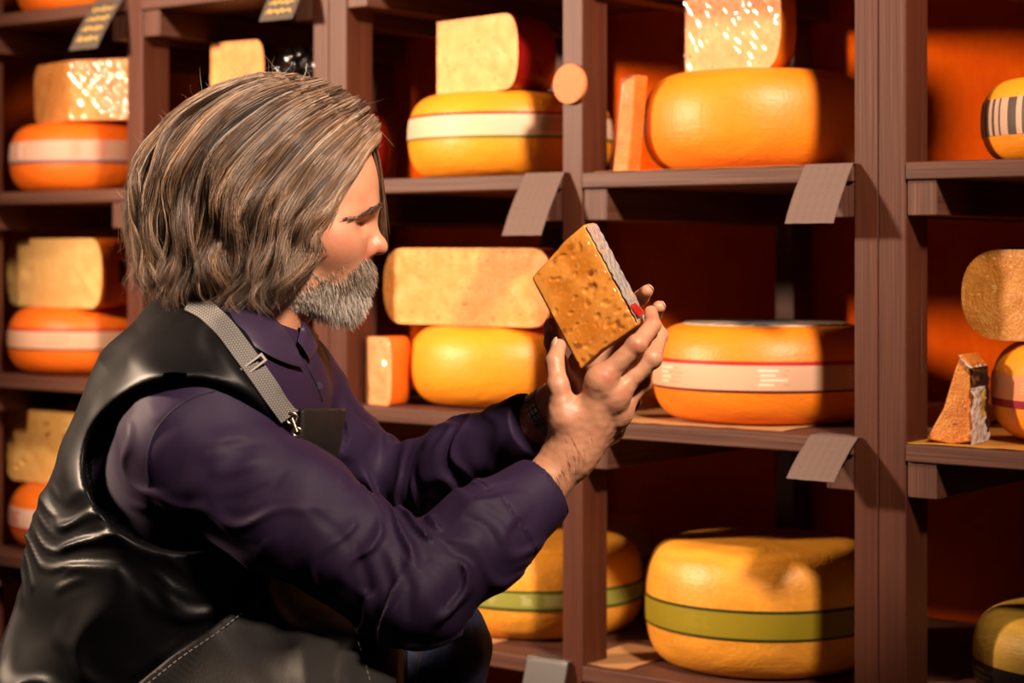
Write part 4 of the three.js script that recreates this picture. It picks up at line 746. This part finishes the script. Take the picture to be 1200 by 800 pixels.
function addLock(gi, side, layer, n, spread) {
  const i0 = Math.min(guides.length - 2, Math.floor(gi)), ft = gi - i0, short = rnd() < 0.3, tEnd = short ? rr(0.55, 0.85) : rr(0.84, 1.07), tStart = layer > 0.3 ? rr(0, 0.3) : rr(0, 0.12), ph = rr(0, 6.28), wav = rr(1.5, 6.5), wf = rr(4, 9), base = rnd(), curl = rr(-12, 12), lift = rr(-0.006, 0.006), flick = rr(-0.004, 0.014);
  for (let k = 0; k < n; k++) {
    const ox = rr(-1, 1) * spread, oy = rr(-1, 1) * spread, oz = rr(-1, 1) * 0.0035, te = tEnd * rr(0.9, 1.03), pts = [], wv = wav * rr(0.75, 1.25), p2 = ph + rr(-0.4, 0.4), stray = rnd() < 0.08 ? rr(4, 20) : 0, sa = rr(0, 6.28);
    for (let i = 0; i <= NSEG; i++) {
      const t = lerp(tStart, te, i / NSEG), tc = Math.min(1, t), a = guides[i0].getPoint(tc), b = guides[i0 + 1].getPoint(tc), uu = i / NSEG;
      let x = lerp(a.x, b.x, ft), y = lerp(a.y, b.y, ft); if (t > 1) y += (t - 1) * 160;
      const g = (0.5 + 0.7 * Math.min(1, t * 2)) * (1 - 0.6 * uu * uu), tip = Math.pow(uu, 4), cw = 16 * t;
      x += ox * g + cw * n2(gi * 1.1 + 3, t * 2.6 + gi * 0.4) + wv * Math.sin(t * wf + p2) * t + curl * tip + stray * Math.cos(sa) * t * t; y += oy * g + wv * 0.4 * Math.cos(t * wf * 1.2 + p2) * t + stray * Math.sin(sa) * t * t;
      const body = (1 - layer * 0.26), zz = (shellZ(x, y) * body + (0.017 * n2(gi * 1.9 + side * 7, t * 3.1) + lift) * Math.min(1, t * 2) * sstep(0.01, 0.05, shellZ(x, y)) + oz * g + flick * tip) * side;
      pts.push(H(x, y, zz));
    }
    const c = hairColour(gi, clamp(base + rr(-0.2, 0.2), 0, 0.999)); hairStrands.push({ pts, r: rr(0.0002, 0.00036), col: [c.r, c.g, c.b] });
  }
}
for (let i = 0; i < 1500; i++) addLock(rr(0, guides.length - 1.001), 1, Math.pow(rnd(), 1.7), 10, rr(1.4, 5));
for (let i = 0; i < 260; i++) addLock(rr(0, guides.length - 1.001), -1, Math.pow(rnd(), 2), 7, rr(3, 7));
// forelock on the far side of the brow
for (let i = 0; i < 420; i++) {
  const u = rnd(), pts = [], o = rr(-5, 5), z = -rr(0.035, 0.088), l = rr(0.6, 1.0);
  for (let k = 0; k <= 10; k++) { const t = k / 10 * l, x = lerp(404 + 30 * u, 443 + 12 * u, Math.pow(t, 0.45)) + (t > 0.55 ? -(t - 0.55) * 26 * (1 - u * 0.5) : 0) + o * t + 2 * Math.sin(t * 5 + u * 9), y = 138 + 26 * u + t * (162 - 26 * u) ; pts.push(H(x, y, z * (0.25 + 0.75 * Math.pow(t, 0.6)))); }
  const c = hairCols[[1, 2, 3, 7, 2, 1][Math.floor(rnd() * 6)]]; hairStrands.push({ pts, r: 0.0004, col: [c.r, c.g, c.b] });
}
// flyaway hairs over the crown and at the back
for (let i = 0; i < 420; i++) {
  const g = Math.floor(rr(1, 8)), t0 = rr(0, 0.75), a = guides[Math.min(7, g)].getPoint(t0), dir = Math.atan2(a.y - 230, a.x - 300) + rr(-1.4, 1.4), L = rr(8, 34), bend = rr(-1.6, 1.6), pts = [], z0 = rr(-0.07, 0.07) * 0.8; let x = a.x - Math.cos(dir) * 12, y = a.y - Math.sin(dir) * 12, d = dir + rr(-0.8, 0.8);
  for (let k = 0; k <= 8; k++) { pts.push(H(x, y, z0 + (shellZ(x, y) > Math.abs(z0) ? Math.sign(z0 || 1) * (shellZ(x, y) - Math.abs(z0)) * 0.9 : 0))); x += Math.cos(d) * L / 8 * 1.3; y += Math.sin(d) * L / 8 * 1.3; d += bend / 8; }
  const c = hairCols[Math.floor(rr(2, 7))]; hairStrands.push({ pts, r: 0.00018, col: [c.r, c.g, c.b] });
}
const hairUnderF = (x, y, z) => {
  const dx0 = x - H(300, 222)[0], q = [600 + (x + MX) / HD * F, HZ + (CAMH - y) / HD * F];
  const dx = (q[0] - HC[0]) / 134, dy = (q[1] - HC[1]) / (q[1] < HC[1] ? 124 : 245), dz = z / 0.086, k = Math.sqrt(dx * dx + dy * dy + dz * dz);
  let d = (k - 1) * 0.095 + 0.003 * n3(x * 40, y * 14, z * 40);
  const fr = Math.max(lineSide(q, 436, 150, 404, 240), lineSide(q, 404, 240, 352, 345)); d = smax(d, fr + 0.004, 0.006);
  d = smax(d, (q[1] - 326 - 8 * n2(x * 60, z * 60)) / 1013, 0.01); d = smax(d, -(headBase(x, y, z) + 0.012), 0.004);
  return d;
};
M.hair = mat({ vertexColors: true, roughness: 0.42, sheen: 0.1 });
const hairUnder = nets(hairUnderF, H(150, 360, -0.12), H(450, 80, 0.12), 0.0045, (x, y, z) => { const t = 0.5 + 0.5 * n3(x * 60, y * 12, z * 60), c = S('#2a2019'), d = S('#43352b'); return [lerp(c.r, d.r, t), lerp(c.g, d.g, t), lerp(c.b, d.b, t)]; });
hairUnder.deleteAttribute('uv');
const hair = part('hair', mergeGeometries([hairUnder, strands(hairStrands)]), M.hair, man, 'long swept-back grey-brown hair');
// ---- beard, moustache, eyebrows, lashes
const grad = (f, p, e = 0.001) => { const g = [f(p[0] + e, p[1], p[2]) - f(p[0] - e, p[1], p[2]), f(p[0], p[1] + e, p[2]) - f(p[0], p[1] - e, p[2]), f(p[0], p[1], p[2] + e) - f(p[0], p[1], p[2] - e)], l = Math.hypot(...g) || 1; return g.map(v => v / l); };
function inside(poly, x, y) { let c = false; for (let i = 0, j = poly.length - 1; i < poly.length; j = i++) { const [xi, yi] = poly[i], [xj, yj] = poly[j]; if (yi > y !== yj > y && x < (xj - xi) * (y - yi) / (yj - yi) + xi) c = !c; } return c; }
function facial(poly, count, shape, cols, zr = 0.062) {
  const out = [], xs = poly.map(p => p[0]), ys = poly.map(p => p[1]); let tries = 0;
  while (out.length < count && tries++ < count * 12) {
    const px = rr(Math.min(...xs), Math.max(...xs)), py = rr(Math.min(...ys), Math.max(...ys)); if (!inside(poly, px, py)) continue;
    let p = H(px, py, rr(-zr, zr)); for (let k = 0; k < 6; k++) { const d = headF(...p), g = grad(headF, p); p = p.map((v, i) => v - g[i] * d * 0.9); }
    const q = toPx(p[0], p[1], 0), n = grad(headF, p); if (Math.abs(headF(...p)) > 0.002) continue; const hq = [600 + (p[0] + MX) / HD * F, HZ + (CAMH - p[1]) / HD * F];
    if (!inside(poly, hq[0], hq[1])) continue;
    const s = shape(hq[0], hq[1], n, p); if (!s) continue; let d = s.dir, l = Math.hypot(...d); d = d.map(v => v / l); const pts = [], seg = 6; let c = p.map((v, i) => v - n[i] * 0.001);
    for (let k = 0; k <= seg; k++) { pts.push([...c]); d = d.map((v, i) => v + (s.pull[i] + rr(-0.10, 0.10)) / seg); l = Math.hypot(...d); d = d.map(v => v / l); c = c.map((v, i) => v + d[i] * s.len / seg); }
    const cc = cols(hq[0], hq[1], rnd()); out.push({ pts, r: s.r ?? 0.00030, col: [cc.r, cc.g, cc.b] });
  }
  return out;
}
const gr = ['#30261f', '#5c4a3d', '#8a7868', '#b2a292', '#dacdbf', '#f0e6dc'].map(S);
const beardPoly = [[432, 330], [418, 333], [402, 333], [390, 326], [374, 331], [352, 322], [338, 316], [324, 318], [320, 345], [345, 362], [375, 368], [412, 374], [428, 362], [434, 345]];
const beardList = facial(beardPoly, 11000,
  (x, y, n, p) => { const c = sstep(345, 400, x); return rnd() > lerp(0.45, 1, sstep(340, 385, x + (y - 335))) ? null : { dir: [n[0] * 0.42 + 0.06 + rr(-0.26, 0.26), n[1] * 0.5 - 0.7, n[2] * lerp(0.35, 0.6, c) + rr(-0.25, 0.25)], pull: [0.05 + rr(-0.3, 0.3), -0.5, -n[2] * 0.5 + rr(-0.25, 0.25)], len: lerp(0.0045, 0.021, c) * rr(0.4, 1.1) * (1 - 0.35 * Math.max(0, n[0])) * lerp(0.6, 1, sstep(326, 348, y)), r: rr(0.00016, 0.00028) }; },
  (x, y, r) => { const d = sstep(350, 330, y) * 0.5 + sstep(370, 340, x) * 0.5; return gr[clamp(Math.floor(6 * Math.pow(r, 0.43 + d * 1.4)), 0, 5)]; });
const mous = facial([[438, 302], [425, 302], [410, 308], [396, 322], [402, 334], [432, 334], [438, 318]], 3600,
  (x, y, n) => ({ dir: [n[0] * 0.45 + 0.15 + rr(-0.2, 0.25), -0.75 + n[1] * 0.3, n[2] * 0.7 + rr(-0.25, 0.25)], pull: [rr(-0.2, 0.2), -0.5, rr(-0.2, 0.2)], len: rr(0.007, 0.017), r: rr(0.00016, 0.00027) }),
  (x, y, r) => [gr[0], gr[1], gr[2], gr[3], S('#b08a64'), gr[4]][clamp(Math.floor(6 * Math.pow(r, 1.15)), 0, 5)], 0.034);
const stub = facial([[412, 304], [392, 318], [372, 316], [350, 300], [330, 300], [322, 330], [360, 350], [400, 336]], 1500, (x, y, n) => ({ dir: [n[0] * 0.4 + 0.2, -0.8, n[2] * 0.3 + rr(-0.2, 0.2)], pull: [0, -0.3, -n[2] * 0.4], len: rr(0.003, 0.008), r: 0.00016 }), (x, y, r) => gr[clamp(Math.floor(5 * r), 0, 5)]);
const beard = part('beard', strands([...beardList, ...mous, ...stub]), M.hair, man, 'short grey-white beard and moustache');
{ const L = []; for (const s of [1, -1]) for (let i = 0; i < 520; i++) { const t = rnd(), w = rr(-1, 1); let p = H(lerp(436, 399, t), lerp(239, 257, t) + w * lerp(2.9, 1.5, t), s * lerp(0.008, 0.047, t)); for (let k = 0; k < 8; k++) { const d = headF(...p), g = grad(headF, p); g[1] = 0; p = p.map((v, j) => v - g[j] * d * 0.9); } const n = grad(headF, p), len = rr(0.006, 0.011), d = [-0.75 + n[0] * 0.2 + rr(-0.2, 0.2), -0.2 + rr(-0.25, 0.3), s * 0.75 + rr(-0.1, 0.1)], dn = d[0] * n[0] + d[1] * n[1] + d[2] * n[2], pts = []; for (let j = 0; j < 3; j++) d[j] -= n[j] * dn * 0.9; for (let k = 0; k <= 5; k++) { const u = k / 5; pts.push([0, 1, 2].map(j => p[j] + n[j] * (-0.0002 + 0.0036 * Math.sin(u * 1.9)) + d[j] * len * u)); } const c = gr[Math.floor(rr(0, 3.2))]; L.push({ pts, r: 0.0002, col: [c.r, c.g, c.b] }); } part('eyebrow', strands(L), M.hair, man); }
{ const L = []; for (const s of [1, -1]) for (let i = 0; i < 26; i++) { const t = i / 25, a = H(lerp(423, 413, t), lerp(267, 266.5, t), s * lerp(0.022, 0.044, t)), pts = []; for (let k = 0; k <= 5; k++) { const u = k / 5; pts.push([a[0] - 0.001 + 0.0075 * u * (1 - t * 0.5), a[1] - 0.0045 * u + 0.002 * u * u, a[2] + s * 0.004 * u * t]); } L.push({ pts, r: 0.00022, col: [0.02, 0.014, 0.01] }); } part('eyelash', strands(L), M.hair, man); }
{ // fine hairs on the near forearm
  const L = []; for (let i = 0; i < 170; i++) { let p = lerp3(P(625, 585, 2.13), P(672, 528, 2.14), rnd()); p = [p[0] + rr(-0.025, 0.025), p[1] + rr(-0.02, 0.02), p[2] + 0.03]; for (let k = 0; k < 6; k++) { const d = handR(...p), g = grad(handR, p); p = p.map((v, j) => v - g[j] * d * 0.9); } const n = grad(handR, p), pts = []; for (let k = 0; k <= 4; k++) { const u = k / 4 * rr(0.95, 1.05); pts.push([p[0] + n[0] * 0.0012 * u + 0.004 * u, p[1] + n[1] * 0.0012 * u - 0.008 * u, p[2] + n[2] * 0.0012 * u]); } L.push({ pts, r: 0.00012, col: [0.09, 0.05, 0.03] }); }
  part('arm_hair', strands(L), M.hair, man);
}
// ---------------------------------------------------------------- the piece of cheese in his hands
{
  const TL = P(623, 319, 2.190), TR = P(684, 268, 2.168), BR = P(749, 374, 2.160), BL = P(679, 440, 2.182);
  const v = a => new THREE.Vector3(...a), U = v(TR).sub(v(TL)).add(v(BR).sub(v(BL))).multiplyScalar(0.5), V = v(BL).sub(v(TL)).add(v(BR).sub(v(TR))).multiplyScalar(0.5);
  const W = U.length(), ux = U.clone().normalize(), along = V.dot(ux), vy = V.clone().addScaledVector(ux, -along).normalize().negate(), L = V.clone().addScaledVector(ux, -along).length(), K = -along / L, nz = ux.clone().cross(vy).normalize(), C = v(TL).add(v(TR)).add(v(BR)).add(v(BL)).multiplyScalar(0.25); // the piece is cut a little askew
  const TH = 0.048, m4 = new THREE.Matrix4().makeBasis(ux, vy, nz).setPosition(C);
  const t = thing('cheese_piece', 'film-wrapped golden cheese piece with dark specks held up in both hands', 'cheese', [0, 0, 0]);
  const wm = new THREE.Matrix4().makeRotationY(YAW).setPosition(man.position).multiply(m4); wm.decompose(t.position, t.quaternion, t.scale);
  const sdf = (x, y, z) => { const sk = x - y * K, k = 0.0032; const ax = Math.abs(sk) - W / 2 + k, ay = Math.abs(y) - L / 2 + k - 0.003 * Math.sin(x * 40), az = Math.abs(z + TH / 2) - TH / 2 + k; return Math.hypot(Math.max(ax, 0), Math.max(ay, 0), Math.max(az, 0)) + Math.min(Math.max(ax, ay, az), 0) - k + 0.0006 * n3(x * 30, y * 30, z * 30) + 0.00008 * n3(x * 130, y * 130, z * 130) + 0.0026 * Math.pow(Math.max(0, n3(x * 55 + 4, y * 75, z * 40) - 0.45), 1) * sstep(-0.01, 0.0, z); };
  const c1 = S('#dc9038'), c2 = S('#c87822'), c3 = S('#7c3f16'), c4 = S('#e8b068');
  const g = nets(sdf, [-W / 2 - 0.03, -L / 2 - 0.01, -TH - 0.01], [W / 2 + 0.03, L / 2 + 0.01, 0.01], 0.0016, (x, y, z) => {
    const a = sstep(-0.4, 0.6, n3(x * 26, y * 22, z * 26)), b = sstep(0.35, 0.75, n3(x * 90 + 3, y * 60, z * 90)) * sstep(-0.2, 0.4, n3(x * 20 + 9, y * 20, 2)), e = sstep(0.3, 0.8, n3(x * 140, y * 140, z * 140 + 8));
    return ['r', 'g', 'b'].map(k => lerp(lerp(lerp(c1[k], c2[k], a), c4[k], e * 0.3), c3[k], b * 0.8)); });
  part('cheese_body', g, mat({ vertexColors: true, roughness: 0.42 }), t);
  const film = new THREE.PlaneGeometry(W * 0.99, L * 0.99, 70, 90), p = film.attributes.position;
  for (let i = 0; i < p.count; i++) { const x = p.getX(i), y = p.getY(i), ed = Math.min(W / 2 - Math.abs(x), L / 2 - Math.abs(y)); p.setX(i, x + y * K); p.setZ(i, 0.0024 + 0.0009 * Math.abs(n2(x * 45 + y * 20, y * 20)) + 0.0007 * n2(x * 130, y * 130) - 0.006 * Math.pow(sstep(0.008, 0, ed), 2)); }
  film.computeVertexNormals(); part('plastic_film', film, M.film, t, 'clear crinkled film');
  const rindG = new THREE.PlaneGeometry(TH, L * 0.98, 24, 90), rp = rindG.attributes.position; for (let i = 0; i < rp.count; i++) { const a = rp.getX(i), y = rp.getY(i); rp.setXYZ(i, W / 2 + y * K + 0.0004 + 0.0006 * n2(a * 90, y * 90) + 0.0008 * Math.abs(n2(a * 30, y * 50)), y, a - TH / 2 + 0.001); } rindG.computeVertexNormals(); 
  part('rind_film', rindG, mat({ color: 0xa8a09a, roughness: 0.18, clearcoat: 0.6, clearcoatRoughness: 0.1, side: THREE.DoubleSide }), t, 'grey shiny film along the rind');
  const red = new THREE.BoxGeometry(TH * 0.6, 0.016, 0.0012); red.rotateY(Math.PI / 2); red.translate(W / 2 + 0.0028 - K * (L / 2 - 0.012), -L / 2 + 0.012, -0.016); part('red_label', red, mat({ color: 0xb01c18, roughness: 0.3 }), t, 'corner of a red label');
}
renderer.render(scene, camera);
